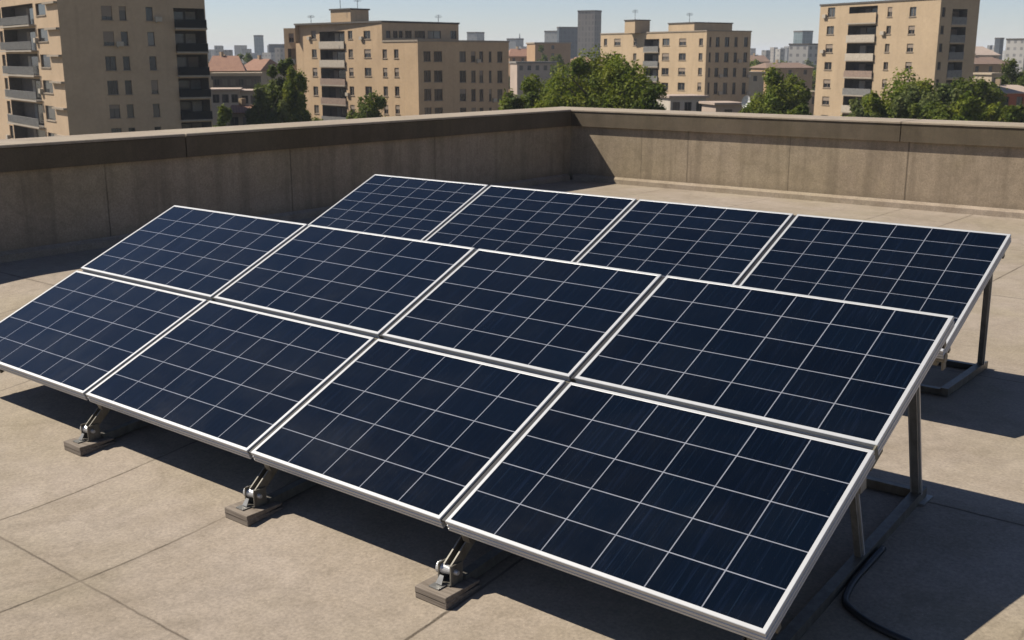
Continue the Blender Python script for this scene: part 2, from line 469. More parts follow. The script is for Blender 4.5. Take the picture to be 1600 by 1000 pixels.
def zf(y):
    """the deck drains towards the viewer: it dips 26 cm between y = 5.6 and y = 2.4"""
    t = min(1.0, max(0.0, (y-2.4)/3.2))
    return -0.26*(1 - t*t*(3-2*t))
WX, WY = -11.592, 15.941          # inner faces of the two parapets
EX, EY = 16.0, -9.0               # the deck runs on to the right of and behind the camera
ys = [EY] + [2.2 + 0.1*i for i in range(37)] + [7.0, 9.0, 12.0, WY+0.72]
d = MB()
for a, b in zip(ys, ys[1:]):
    d.face([(WX-0.72, a, zf(a)), (EX, a, zf(a)), (EX, b, zf(b)), (WX-0.72, b, zf(b))])
x0, x1, y0, y1 = WX-0.72, EX, EY, WY+0.72
for p, q in (((x0, y0), (x1, y0)), ((x1, y0), (x1, y1)), ((x1, y1), (x0, y1)), ((x0, y1), (x0, y0))):
    d.face([(p[0], p[1], STREET), (q[0], q[1], STREET), (q[0], q[1], zf(q[1])-0.004), (p[0], p[1], zf(p[1])-0.004)])
deck = tag(d.build('roof_deck', M['roof']), kind='structure')

# ------------------------------------------------------------------ parapets
H_TOP, H_COP, T_W, OH = 1.240, 0.955, 0.70, 0.055
def coping_piece(mb, x0, x1, y0, y1):
    """stone with a slightly weathered (sloping) top and a chamfer at its upper edge"""
    z0, z1, c = H_COP, H_TOP-0.030, 0.010
    mb.hexa([(x0, y0, z0), (x1, y0, z0), (x1, y1, z0), (x0, y1, z0)],
            [(x0, y0, z1-c), (x1, y0, z1-c), (x1, y1, z1-c), (x0, y1, z1-c)])
    mb.hexa([(x0, y0, z1-c+.0005), (x1, y0, z1-c+.0005), (x1, y1, z1-c+.0005), (x0, y1, z1-c+.0005)],
            [(x0+c, y0+c, z1), (x1-c, y0+c, z1), (x1-c, y1-c, z1), (x0+c, y1-c, z1)])

def lit_top_piece(mb, x0, x1, y0, y1):  # thin slab added on the coping to carry the painted sunlit top
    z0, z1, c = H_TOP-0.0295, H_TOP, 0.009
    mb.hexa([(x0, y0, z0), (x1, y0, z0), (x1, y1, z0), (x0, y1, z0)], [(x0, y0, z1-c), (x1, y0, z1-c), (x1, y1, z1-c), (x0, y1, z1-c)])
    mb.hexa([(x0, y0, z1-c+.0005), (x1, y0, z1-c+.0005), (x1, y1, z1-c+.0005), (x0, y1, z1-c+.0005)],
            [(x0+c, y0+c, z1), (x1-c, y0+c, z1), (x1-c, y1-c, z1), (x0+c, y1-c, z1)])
pw = empty('parapet_wall', (0, WY, 0), 'sunlit concrete parapet with a coping shadow line across the far side of the roof', 'parapet')
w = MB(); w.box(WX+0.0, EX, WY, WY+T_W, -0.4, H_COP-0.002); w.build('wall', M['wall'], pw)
xs = [WX-T_W-OH, -5.69, 0.4, 6.5, EX]
for a, b in zip(xs, xs[1:]):
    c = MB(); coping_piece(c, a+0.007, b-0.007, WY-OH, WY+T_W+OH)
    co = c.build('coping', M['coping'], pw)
    c = MB(); lit_top_piece(c, a+0.006, b-0.006, WY-OH-0.012, WY+T_W+OH+0.012); c.build('coping_lit_top', M['cap'], co)
    j = MB(); j.box(b-0.007, b+0.007, WY-OH+0.02, WY+T_W+OH-0.02, H_COP+0.003, H_TOP-0.045)
    if b < EX: j.build('mortar_joint', M['mortar'], pw)
k = MB()
k.hexa([(WX+0.1, WY-0.10, -0.1), (EX, WY-0.10, -0.1), (EX, WY-0.002, -0.1), (WX+0.1, WY-0.002, -0.1)],
       [(WX+0.1, WY-0.075, 0.075), (EX, WY-0.075, 0.075), (EX, WY-0.002, 0.11), (WX+0.1, WY-0.002, 0.11)])
k.build('base_kerb', M['kerb'], pw)

pw = empty('parapet_wall', (WX, 6, 0), 'dark shaded concrete parapet along the left side of the roof', 'parapet')
w = MB(); w.box(WX-T_W, WX, EY, WY+T_W, -0.5, H_COP-0.002); w.build('wall', M['wall'], pw)
yy = [EY, -4.0, 2.0, 7.92, WY-OH-0.002]
for a, b in zip(yy, yy[1:]):
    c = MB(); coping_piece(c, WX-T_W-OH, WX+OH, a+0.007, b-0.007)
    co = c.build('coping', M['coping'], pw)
    c = MB(); lit_top_piece(c, WX-T_W-OH-0.012, WX+OH+0.012, a+0.006, b-0.006-(0.014 if b > 10 else 0)); c.build('coping_lit_top', M['cap'], co)
    j = MB(); j.box(WX-T_W-OH+0.02, WX+OH-0.02, b-0.007, b+0.005, H_COP+0.003, H_TOP-0.045)
    j.build('mortar_joint', M['mortar'], pw)
k = MB()
k.hexa([(WX+0.002, EY, -0.5), (WX+0.10, EY, -0.5), (WX+0.10, WY-0.11, -0.1), (WX+0.002, WY-0.11, -0.1)],
       [(WX+0.002, EY, 0.11), (WX+0.075, EY, 0.075), (WX+0.075, WY-0.11, 0.075), (WX+0.002, WY-0.11, 0.11)])
k.build('base_kerb', M['kerb'], pw)

# ------------------------------------------------------------------ solar panels
TILT = R(24.375)
CT, ST = math.cos(TILT), math.sin(TILT)
FY0, FZ0 = 3.312, 0.148           # lower edge of the front array
BYT, BZT = 7.491, 1.033           # upper edge of the back array
FX = [-7.71, -6.061, -4.461, -3.089, -1.522]
BX = [-7.807, -6.340, -4.767, -3.405, -1.909]
L1, L2, LB = 1.047, 0.965, 1.30
COLS = [6, 6, 5, 6]
PROFILE = [(0.0190, -0.0005), (0.0180, 0.0), (0.002, 0.0), (0.0, -0.002), (0.0, -0.017), (0.004, -0.019), (0.004, -0.025), (0.0, -0.027),
           (0.0, -0.041), (0.003, -0.042), (0.003, -0.046), (0.0, -0.047), (0.0, -0.059), (0.001, -0.060), (0.030, -0.060), (0.030, -0.0575), (0.006, -0.0575), (0.005, -0.009), (0.0190, -0.009)]
def panel(x0, x1, l0, l1, y_ref, z_ref, cols, rows, label):
    """one module; local x along the row, local y up the slope, local z off the glass"""
    w, l = x1-x0, l1-l0
    e = empty('solar_panel', (x0, y_ref + CT*l0, z_ref + ST*l0), label, 'solar panel', 'dark blue solar panels on the roof')
    e.rotation_euler = (TILT, 0, 0)
    n = len(PROFILE)
    vs_, fs = [], []
    for cx, cy, sx, sy in ((0, 0, 1, 1), (w, 0, -1, 1), (w, l, -1, -1), (0, l, 1, -1)):
        vs_ += [(cx + sx*i, cy + sy*i, h) for i, h in PROFILE]
    for k in range(4):
        a, b = k*n, ((k+1) % 4)*n
        for i in range(n):
            j = (i+1) % n
            fs.append((a+i, b+i, b+j, a+j))
    me = bpy.data.meshes.new('frame'); me.from_pydata(vs_, [], fs); me.materials.append(M['alu']); me.update()
    o = bpy.data.objects.new('frame', me); o.parent = e; COL.objects.link(o)
    i, t, bt = 0.010, -0.0025, -0.0075
    u0, v0 = -(0.0165-i)/(w-2*0.0165)*cols, -(0.0165-i)/(l-2*0.0165)*rows
    me = bpy.data.meshes.new('cell_sheet')
    me.from_pydata([(i, i, t), (w-i, i, t), (w-i, l-i, t), (i, l-i, t), (i, i, bt), (w-i, i, bt), (w-i, l-i, bt), (i, l-i, bt)], [],
                   [(0, 1, 2, 3), (7, 6, 5, 4), (0, 4, 5, 1), (1, 5, 6, 2), (2, 6, 7, 3), (3, 7, 4, 0)])
    me.materials.append(M['cells']); me.materials.append(M['backsheet'])
    for p in me.polygons: p.material_index = 0 if p.index == 0 else 1
    ul = me.uv_layers.new(name='UVMap')
    for li, q in zip(me.polygons[0].loop_indices, ((u0, v0), (cols-u0, v0), (cols-u0, rows-v0), (u0, rows-v0))): ul.data[li].uv = q
    me.update()
    o = bpy.data.objects.new('cell_sheet', me); o.parent = e; COL.objects.link(o)
    jb = bpy.data.meshes.new('junction_box')
    cx, cy = w/2, l-0.16
    b = MB(); b.box(cx-.06, cx+.06, cy-.045, cy+.045, -.030, -.0078)
    jb.from_pydata(b.v, [], b.f); jb.materials.append(M['rubber'])
    o = bpy.data.objects.new('junction_box', jb); o.parent = e; COL.objects.link(o)
    return e
GX, GY = 0.0165, 0.017
low = ['solar panel at the left end of the bottom row, cut off by the photo edge',
       'solar panel second from left in the bottom row of the front array',
       'solar panel third from left in the bottom row of the front array, five cells wide',
       'nearest and largest-looking solar panel, at the right end of the bottom row']
upp = ['solar panel at the left end of the upper row of the front array',
       'solar panel second from left in the upper row of the front array',
       'solar panel third from left in the upper row of the front array, five cells wide',
       'solar panel at the right end of the front array, upper row, above a tall post']
bck = ['leftmost solar panel of the back array, against the dark shaded parapet',
       'solar panel second from left in the back array',
       'solar panel third from left in the back array, five cells wide',
       'solar panel at the right end of the back array, with one steel post below it']
for i in range(4):
    xa, xb = FX[i] + (GX if i else 0), FX[i+1] - (GX if i < 3 else 0)
    panel(xa, xb, 0.0, L1-GY, FY0, FZ0, COLS[i], 5, low[i])
    panel(xa, xb, L1+GY, L1+L2, FY0, FZ0, COLS[i], 5, upp[i])
    xa, xb = BX[i] + (GX if i else 0), BX[i+1] - (GX if i < 3 else 0)
    panel(xa, xb, 0.0, LB, BYT - CT*LB, BZT - ST*LB, COLS[i], 8, bck[i])

# ------------------------------------------------------------------ mounting racks
def on(yr, zr, x, l, off):
    """point at slope length l, `off` metres off the glass plane (negative = under it)"""
    return Vector((x, yr + CT*l - ST*off, zr + ST*l + CT*off))
SX = Vector((1, 0, 0))
rack = empty('mounting_rack', (-4.6, 4.2, 0), 'grey steel rack with struts and posts carrying the two-row front array', 'mounting rack')
posts = [FX[0]+0.40, FX[1]+0.03, FX[2]+0.05, FX[3]+0.07, FX[4]-0.085]
for n_, l_ in (('purlin', 0.10), ('purlin', L1), ('purlin', L1+L2-0.12)):
    mb = MB()
    dz = -0.052 if l_ == L1 else -0.077
    mb.bar(on(FY0, FZ0, FX[0]+0.02, l_, dz), on(FY0, FZ0, FX[4]-0.004, l_, dz), 0.030 if l_ != L1 else 0.024, 0.036 if l_ != L1 else 0.038, Vector((0, CT, ST)))
    if l_ == L1: mb.bar(on(FY0, FZ0, FX[0]+0.004, l_, -0.0678), on(FY0, FZ0, FX[4]-0.001, l_, -0.0678), 0.13, 0.015, Vector((0, CT, ST)))  # wide tray added under the row gap to block light slits
    if l_ == L1:
        q0, q1 = on(FY0, FZ0, FX[4]-0.0045, l_, -0.001), on(FY0, FZ0, FX[4]-0.0045, l_, -0.0595)
        mb.bar(q0, q1, 0.007, 2*GY-0.002, SX)  # end plate added to keep a lit notch out of the shadow
    mb.build(n_, M['rail'] if l_ != L1 else M['khaki'], rack)
for i, x in enumerate(posts):
    mb = MB(); mb.bar(on(FY0, FZ0, x, 0.03, -0.118), on(FY0, FZ0, x, L1+L2-0.06, -0.118), 0.042, 0.05, SX); mb.build('sloping_rail', M['rail'], rack)
    # rear post square to the panels, middle post, front strut with its pivot bracket
    a = on(FY0, FZ0, x, 1.70, -0.085); f_ = Vector((x-0.035, 5.22, zf(5.22)+0.045))
    mb = MB(); mb.bar(a, f_, 0.034, 0.030, SX, 0); o_ = Vector((0.0215, 0.010, 0)); mb.bar(a+o_, f_+o_, 0.008, 0.012, SX, 1); o_ = Vector((-0.0210, -0.010, 0)); mb.bar(a+o_, f_+o_, 0.007, 0.010, SX, 1); mb.build('rear_post', [M['steel'], M['bolt']], rack)  # brighter edge bars paint a highlight along both post edges
    a = on(FY0, FZ0, x, 0.97, -0.085); f_ = Vector((x-0.035, 4.50, zf(4.50)+0.05))
    mb = MB(); mb.bar(a, f_, 0.030, 0.032, SX, 0); o_ = Vector((0.019, 0.010, 0)); mb.bar(a+o_, f_+o_, 0.007, 0.012, SX, 1); mb.build('middle_post', [M['steel'], M['bolt']], rack)  # one brighter edge bar as painted highlight
    mb = MB()
    xb = x-0.035
    ys_ = 3.40 if i else 3.9
    mb.bar((xb, ys_, zf(ys_)+0.036), (xb, 5.30, zf(5.30)+0.036), 0.05, 0.05, SX); mb.build('base_rail', M['rail'], rack)
    ft, fb = on(FY0, FZ0, x, 0.22, -0.09), Vector((xb-0.02, 3.345, zf(3.33)+0.12))
    if i == 0: ft, fb = on(FY0, FZ0, x, 0.70, -0.09), Vector((xb, 3.98, zf(3.98)+0.07))
    mb = MB()
    d_ = (ft-fb).normalized()
    for s in (-0.020, 0.020): mb.bar(fb + SX*s, ft + SX*s, 0.008, 0.055, SX)
    mb.bar(fb + Vector((0, 0.024, 0)), ft + Vector((0, 0.024, 0)), 0.036, 0.006, SX)
    mb.build('front_strut', M['rail'], rack)  # darker rail metal stands in for the shade on the strut
    if 0 < i < 4:
        br = MB()
        bz = zf(3.33)+0.050
        for s in (-0.036, 0.036): br.box(xb-0.02+s-0.004, xb-0.02+s+0.004, 3.305, 3.385, bz, bz+0.095)
        br.box(xb-0.055, xb+0.0155, 3.30, 3.40, bz, bz+0.006)
        pb = br.build('pivot_bracket', M['rail'], rack)
        c = Vector((xb-0.062, 3.335, bz+0.060))
        bo = MB(); bo.tube([c+Vector((-0.016, 0, 0)), c+Vector((-0.014, 0, 0)), c, c+Vector((0.10, 0, 0))], [0.022, 0.029, 0.029, 0.010], 16)
        bo.build('pivot_bolt', M['bolt'], pb, smooth=False)
        sh = MB(); sh.hexa([(xb-0.050, 3.278, bz+0.008), (xb-0.014, 3.278, bz+0.008), (xb-0.014, 3.282, bz+0.008), (xb-0.050, 3.282, bz+0.008)],
                           [(xb-0.044, 3.300, bz+0.042), (xb-0.020, 3.300, bz+0.042), (xb-0.020, 3.303, bz+0.042), (xb-0.044, 3.303, bz+0.042)])
        sh.box(xb-0.062, xb-0.002, 3.245, 3.30, bz-0.001, bz+0.004)
        sh.build('clip_plate', M['steel'], pb)
mb = MB(); mb.bar((FX[0]+0.05, 5.26, zf(5.26)+0.03), (posts[4]-0.062, 5.26, zf(5.26)+0.03), 0.045, 0.045, Vector((0, 1, 0))); mb.build('rear_rail', M['rail'], rack)
mb = MB()
xe = posts[4]-0.035
mb.box(xe-0.05, xe+0.05, 5.19, 5.33, zf(5.26)+0.002, zf(5.26)+0.010); mb.build('foot_plate', M['steel'], rack)
mb = MB(); a = on(FY0, FZ0, posts[4]+0.028, 1.03, -0.09); mb.bar(a, a + Vector((0, 0.02, -0.13)), 0.010, 0.06, SX)
mb.build('side_bracket', M['steel'], rack)

for k in range(1, 4):  # black strips added in the column gaps as painted shade
    mb = MB()
    for la, lb in ((0.006, L1-GY), (L1+GY, L1+L2-0.006)):
        mb.bar(on(FY0, FZ0, FX[k], la, -0.016), on(FY0, FZ0, FX[k], lb, -0.016), 2*GX-0.002, 0.012, SX)
    mb.build('gap_shade_strip', M['rubber'], rack)

rack2 = empty('mounting_rack', (-4.8, 7.4, 0), 'grey steel rack with base frame carrying the single-row back array', 'mounting rack')
BY0, BZ0 = BYT - CT*LB, BZT - ST*LB
for l_ in (0.12, LB-0.14):
    mb = MB(); mb.bar(on(BY0, BZ0, BX[0]+0.02, l_, -0.077), on(BY0, BZ0, BX[4]-0.004, l_, -0.077), 0.03, 0.032, Vector((0, CT, ST))); mb.build('purlin', M['rail'], rack2)
for i, x in enumerate([BX[0]+0.1, BX[1], BX[2], BX[3], BX[4]-0.07]):
    xb = x-0.12
    mb = MB(); mb.bar(on(BY0, BZ0, x, 0.03, -0.118), on(BY0, BZ0, x, LB-0.05, -0.118), 0.042, 0.046, SX); mb.build('sloping_rail', M['rail'], rack2)
    a = on(BY0, BZ0, x, LB-0.22, -0.085); f_ = Vector((xb, 7.80, 0.05)); mb = MB(); mb.bar(a, f_, 0.034, 0.030, SX, 0); o_ = Vector((0.0215, 0.010, 0)); mb.bar(a+o_, f_+o_, 0.008, 0.012, SX, 1); mb.build('rear_post', [M['steel'], M['bolt']], rack2)  # brighter bar paints the highlight on the post edge
    mb = MB(); mb.bar((xb, 7.04, 0.034), (xb, 7.90, 0.034), 0.05, 0.05, SX); mb.build('base_rail', M['rail'], rack2)
    xf = x if i < 4 else x-0.55
    mb = MB(); mb.bar(on(BY0, BZ0, xf, 0.45, -0.085), Vector((xf-0.1, 7.07, 0.06)), 0.045, 0.04, SX); mb.build('front_strut', M['steel'], rack2)
for y in (7.07, 7.80):
    mb = MB(); mb.bar((BX[0], y, 0.026), (BX[4]-0.07-0.12-0.028, y, 0.026), 0.045, 0.04, Vector((0, 1, 0))); mb.build('base_frame_rail', M['rail'], rack2)
mb = MB(); a = on(BY0, BZ0, BX[4]-0.03, 0.03, -0.07)
mb.tube([a + Vector((-0.05, 0, 0)), a + Vector((0.035, 0, 0))], 0.030, 14)
mb.bar(a + Vector((0.02, 0.01, 0)), a + Vector((0.02, 0.02, -0.075)), 0.012, 0.05, SX)
mb.build('end_bracket', M['rail'], rack2)

for k in range(1, 4):  # shade between the back panels, put in as black strips
    mb = MB(); mb.bar(on(BY0, BZ0, BX[k], 0.006, -0.016), on(BY0, BZ0, BX[k], LB-0.006, -0.016), 2*GX-0.002, 0.012, SX); mb.build('gap_shade_strip', M['rubber'], rack2)

# weathered plank blocks under the three visible struts
names = ['weathered block under the left strut of the front array', 'weathered block under the middle strut of the front array',
         'weathered block under the strut nearest the camera']
for i, x in enumerate(posts[1:4]):
    xb = x-0.055
    y = 3.325
    z = zf(y)
    e = empty('ballast_block', (xb, y, z), names[i], 'ballast block', 'plank blocks under the struts')
    for kk, (dx, za, zb_) in enumerate(((0.0, 0.002, 0.024), (0.003, 0.0245, 0.048))):
        mb = MB()
        mb.hexa([(xb-0.098-dx, y-0.11, z+za-0.012), (xb+0.094-dx, y-0.11, z+za-0.012), (xb+0.094-dx, y+0.12, z+za+0.010), (xb-0.098-dx, y+0.12, z+za+0.010)],
                [(xb-0.098-dx, y-0.11, z+zb_), (xb+0.094-dx, y-0.11, z+zb_), (xb+0.094-dx, y+0.12, z+zb_), (xb-0.098-dx, y+0.12, z+zb_)])
        mb.build('plank', M['block'], e, bevel=0.004)

# black cable that leaves the end rail and loops across the deck
raw = [(-1.592, 4.66), (-1.594, 4.50), (-1.596, 4.36), (-1.585, 4.25), (-1.56, 4.165), (-1.49, 4.11), (-1.40, 4.070), (-1.29, 4.045), (-1.15, 4.03), (-0.95, 4.05), (-0.7, 4.08), (-0.3, 4.02), (0.4, 3.86), (1.4, 3.9), (2.6, 4.2), (4.2, 4.3), (6.5, 4.1), (9.0, 4.3), (15.9, 4.4)]
pts = []
for i in range(len(raw)-1):
    p0, p1, p2, p3 = raw[max(i-1, 0)], raw[i], raw[i+1], raw[min(i+2, len(raw)-1)]
    for t in (0, .25, .5, .75):
        q = [0.5*((2*p1[k]) + (-p0[k]+p2[k])*t + (2*p0[k]-5*p1[k]+4*p2[k]-p3[k])*t*t + (-p0[k]+3*p1[k]-3*p2[k]+p3[k])*t**3) for k in (0, 1)]
        lift = 0.0*max(0.0, 1 - (i+t)/2.5)
        pts.append((q[0], q[1], zf(q[1])+0.0165+lift))
mb = MB(); mb.tube(pts, 0.0155, 10)
tag(mb.build('power_cable', M['rubber'], smooth=True), 'thick black cable looping across the shaded deck from the end rail', 'cable')

# ------------------------------------------------------------------ blocks of flats
class Wall:
    """one upright facade: start point, direction, length, outward side"""
    def __init__(self, p, d, length, out):
        self.p, self.d, self.len = Vector((p[0], p[1], 0)), Vector((d[0], d[1], 0)).normalized(), length
        n = Vector((-self.d.y, self.d.x, 0))
        self.n = n if n.dot(Vector((out[0], out[1], 0))) > 0 else -n
        self.op = []
    def pt(self, u, z, dep=0.0):
        q = self.p + self.d*u - self.n*dep
        return Vector((q.x, q.y, z))
    def uv(self, px, py):
        d = ray(px, py)
        t = (self.p - CAM).dot(self.n)/d.dot(self.n)
        q = CAM + d*t
        return (q - self.p).dot(self.d), q.z
    def rect(self, x0, y0, x1, y1, uref=None):
        a, b = self.uv(x0, (y0+y1)/2), self.uv(x1, (y0+y1)/2)
        xm = (x0+x1)/2
        zt, zb = self.uv(xm, y0)[1], self.uv(xm, y1)[1]
        u0, u1 = (min(a[0], b[0]), max(a[0], b[0])) if uref is None else uref
        return [u0, u1, zb, zt]
    def box(self, mb, u0, u1, za, zb, d0, d1, mat=0):
        """box on the facade from depth d0 (negative = proud) to d1"""
        mb.hexa([self.pt(u0, za, d0), self.pt(u1, za, d0), self.pt(u1, za, d1), self.pt(u0, za, d1)],
                [self.pt(u0, zb, d0), self.pt(u1, zb, d0), self.pt(u1, zb, d1), self.pt(u0, zb, d1)], mat)
    def skin(self, mb, z0, z1):
        us = sorted({0.0, self.len, *[min(max(o[k], 0), self.len) for o in self.op for k in (0, 1)]})
        zs = sorted({z0, z1, *[min(max(o[k], z0), z1) for o in self.op for k in (2, 3)]})
        for a, b in zip(us, us[1:]):
            run = None
            for c, e in zip(zs, zs[1:]):
                um, zm = (a+b)/2, (c+e)/2
                hole = any(o[0] < um < o[1] and o[2] < zm < o[3] for o in self.op)
                if hole:
                    if run is not None: mb.face([self.pt(a, run), self.pt(b, run), self.pt(b, c), self.pt(a, c)]); run = None
                elif run is None: run = c
            if run is not None: mb.face([self.pt(a, run), self.pt(b, run), self.pt(b, z1), self.pt(a, z1)])
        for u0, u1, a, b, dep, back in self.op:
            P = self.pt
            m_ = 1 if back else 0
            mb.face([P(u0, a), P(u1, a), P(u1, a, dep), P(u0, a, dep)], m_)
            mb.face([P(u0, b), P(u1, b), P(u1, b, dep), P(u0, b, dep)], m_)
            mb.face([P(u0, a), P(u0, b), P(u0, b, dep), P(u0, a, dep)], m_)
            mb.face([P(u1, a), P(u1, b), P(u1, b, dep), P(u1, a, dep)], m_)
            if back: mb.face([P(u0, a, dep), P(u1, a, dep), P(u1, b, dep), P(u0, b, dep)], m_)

def window(wall, r, parent, shade=0.0, two=True, frame='frame', sill=True, ac=True):
    u0, u1, a, b = r
    wall.op.append((u0, u1, a, b, 0.22, False))
    fm = MB()
    t = 0.07
    wall.box(fm, u0, u0+t, a, b, 0.14, 0.21); wall.box(fm, u1-t, u1, a, b, 0.14, 0.21)
    wall.box(fm, u0+t, u1-t, a, a+t, 0.14, 0.21); wall.box(fm, u0+t, u1-t, b-t, b, 0.14, 0.21)
    if two: wall.box(fm, (u0+u1)/2-0.05, (u0+u1)/2+0.05, a+t, b-t, 0.14, 0.21)
    o = fm.build('window', M[frame], parent)
    pm = MB()
    wall.box(pm, u0+0.01, u1-0.01, a+0.01, b-0.01, 0.185, 0.20); pm.build('pane', M[rnd.choice(('pane', 'pane', 'pane', 'pane_sky', 'pane_curtain'))], o)
    if shade > 0.05:
        s = MB(); wall.box(s, u0+0.03, u1-0.03, b-(b-a)*shade, b-0.02, 0.10, 0.135); s.build('roller_blind', M['blind'], o)
    if ac and rnd.random() < 0.09:
        s = MB(); wall.box(s, u1+0.15, u1+0.95, a-0.1, a+0.45, -0.38, -0.02); wall.box(s, u1+0.25, u1+0.30, a-0.25, a-0.102, -0.36, 0.0, 0); s.build('air_conditioner', M['rail_white'], parent)
    if sill:
        s = MB(); wall.box(s, u0-0.1, u1+0.1, a-0.10, a-0.004, -0.10, 0.10); s.build('sill', M['trim'], o)

def loggia(wall, r, parent, rail, deep=1.5, slab=True, rail_h=1.0, proud=0.35, gaps=False, doors=True):
    """recessed balcony with floor slab, balustrade and a glazed door at the back"""
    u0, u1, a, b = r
    wall.op.append((u0, u1, a, b, deep, True))
    s = MB(); wall.box(s, u0-0.05, u1+0.05, a-0.16, a+0.02, -proud, 0.02)
    bo = s.build('balcony', M['slab'], parent)
    rm = MB()
    if gaps:
        n = max(4, int((u1-u0)/0.35))
        for k in range(n):
            uu = u0 + (u1-u0)*(k+0.5)/n
            wall.box(rm, uu-0.10, uu+0.10, a+0.10, a+rail_h-0.06, -proud+0.05, -proud+0.09)
        wall.box(rm, u0, u1, a+rail_h-0.06, a+rail_h, -proud+0.03, -proud+0.11)
    else:
        wall.box(rm, u0, u1, a+0.021, a+rail_h, -proud+0.03, -proud+0.11)
    rm.build('balustrade', M[rail], bo)
    if doors:
        dm = MB(); um = u0 + (u1-u0)*rnd.uniform(0.5, 0.66)
        wall.box(dm, u0+0.5, um-0.25, a+0.05, b-0.35, deep-0.08, deep-0.01)
        dm.build('balcony_door', M['pane'], bo)
        cm = MB(); wall.box(cm, um+0.05, min(um+1.3, u1-0.15), a+0.05, b-0.30, deep-0.10, deep-0.02)
        cm.build('curtain', M[rnd.choice(('rail_grey', 'rail_white', 'blind'))], bo)

def cam_dir(r, f):
    return RT*r + HF*f
class Block:
    """volume seen corner-on: near corner px at depth, ends of its left and right faces, angle of each face off the sight line's square"""
    def __init__(self, px, depth, xl, xr, angl, angr, ytop=None, zt=None, zb=STREET, corner=None):
        c = at(px, 88, depth) if corner is None else corner
        self.c = c
        h = (Vector((c.x, c.y, 0)) - Vector((CAM.x, CAM.y, 0))).normalized()
        perp = Vector((h.y, -h.x, 0))           # to the right
        self.dl = (-perp*math.cos(R(angl)) + h*math.sin(R(angl))).normalized()
        self.dr = (perp*math.cos(R(angr)) + h*math.sin(R(angr))).normalized()
        self.ll = self.reach(xl, self.dl); self.lr = self.reach(xr, self.dr)
        self.z0 = zb
        self.z1 = zt if zt is not None else at(px, ytop, depth).z
        self.left = Wall(c, self.dl, self.ll, -h)
        self.right = Wall(c, self.dr, self.lr, -h)
    def reach(self, px, dr):
        r = ray(px, 88); r = Vector((r.x, r.y, 0))
        q = Vector((self.c.x-CAM.x, self.c.y-CAM.y, 0))
        # q + dr*t parallel to r
        return -(q.x*r.y - q.y*r.x)/(dr.x*r.y - dr.y*r.x)
    def skin(self, name, mats, parent):
        mb = MB()
        self.left.skin(mb, self.z0, self.z1); self.right.skin(mb, self.z0, self.z1)
        a = self.left.pt(self.ll, 0); b = self.right.pt(self.lr, 0); e = a + self.dr*self.lr
        for p, q in ((a, e), (b, e)):
            mb.face([(p.x, p.y, self.z0), (q.x, q.y, self.z0), (q.x, q.y, self.z1), (p.x, p.y, self.z1)])
        c = self.c
        mb.face([(c.x, c.y, self.z1), (b.x, b.y, self.z1), (e.x, e.y, self.z1), (a.x, a.y, self.z1)], 2)
        return mb.build(name, mats, parent)
    def edge(self, parent, h=0.35, out=0.12, name='roof_edge', mat='trim_dark'):
        mb = MB()
        z = self.z1 + 0.004
        self.left.box(mb, -out, self.ll+out, z, z+h, -out, 0.25)
        self.right.box(mb, 0.26, self.lr+out, z, z+h, -out+0.003, 0.25)
        a = self.left.pt(self.ll, 0); b = self.right.pt(self.lr, 0)
        Wall(a, self.dr, self.lr, self.dl).box(mb, 0.26, self.lr, z, z+h-0.003, 0.0, 0.25)
        Wall(b, self.dl, self.ll, self.dr).box(mb, 0.26, self.ll, z, z+h-0.003, 0.0, 0.25)
        return mb.build(name, M[mat], parent)

def mast(parent_loc, label, h, group='aerials on the flats'):
    mb = MB()
    x, y, z = parent_loc
    mb.tube([(x, y, z), (x, y, z+h)], 0.05, 6)
    for k, w in ((0.95, 0.5), (0.85, 0.7), (0.75, 0.6)):
        mb.bar((x-w*RT.x, y-w*RT.y, z+h*k), (x+w*RT.x, y+w*RT.y, z+h*k), 0.05, 0.05, (0, 0, 1))
    tag(mb.build('aerial', M['antenna']), label, 'aerial', group)

def windows(wall, cols, rows, parent, frame='frame', p_shade=0.35, two=True, sill=True):
    """cols: (x0, x1) at the first row; rows: (y0, y1) at the first column"""
    for ci, col in enumerate(cols):
        x0, x1 = col[0], col[1]
        skip = col[2] if len(col) > 2 else ()
        a = wall.uv(x0, rows[0][0]); b = wall.uv(x1, rows[0][0])
        uref = (min(a[0], b[0]), max(a[0], b[0]))
        um = (uref[0]+uref[1])/2
        a0 = wall.uv((cols[0][0]+cols[0][1])/2, rows[0][0])
        for ri, (y0, y1) in enumerate(rows):
            if ri in skip: continue
            xm = (cols[0][0]+cols[0][1])/2
            z1, z0 = wall.uv(xm, y0)[1], wall.uv(xm, y1)[1]
            window(wall, [uref[0], uref[1], z0, z1], parent, rnd.choice((0.3, 0.5, 0.75)) if rnd.random() < p_shade else 0.0, two and (uref[1]-uref[0]) > 1.1, frame, sill)

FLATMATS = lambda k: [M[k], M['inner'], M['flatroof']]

# --- tall block on the left edge
B1 = Block(97, 128, -95, 325, 74, 14, ytop=-60)
b1 = empty('apartment_block', (B1.c.x, B1.c.y, STREET), 'tall sand-coloured flats at the left edge, with a dark column of balconies', 'apartment building', 'blocks of flats around the roof')
rows = [(-30, -8), (9, 31), (49, 71), (88, 110), (126, 148), (164, 185), (201, 222)]
windows(B1.right, [(154, 171), (182, 193), (224, 235)], rows, b1, 'frame_dark', 0.25)
ua, ub = B1.right.uv(274, 60)[0], B1.right.uv(322, 60)[0]
slabs = [5, 44, 81, 118, 152, 187, 222]
for k in range(1, len(slabs)):
    zt = B1.right.uv(298, slabs[k-1]+4)[1]; zb = B1.right.uv(298, slabs[k])[1]
    if k == 1: zt = B1.right.uv(298, 13)[1]
    loggia(B1.right, [ua, ub, zb, zt], b1, 'dark_rail', 2.6, rail_h=1.0, proud=0.55)
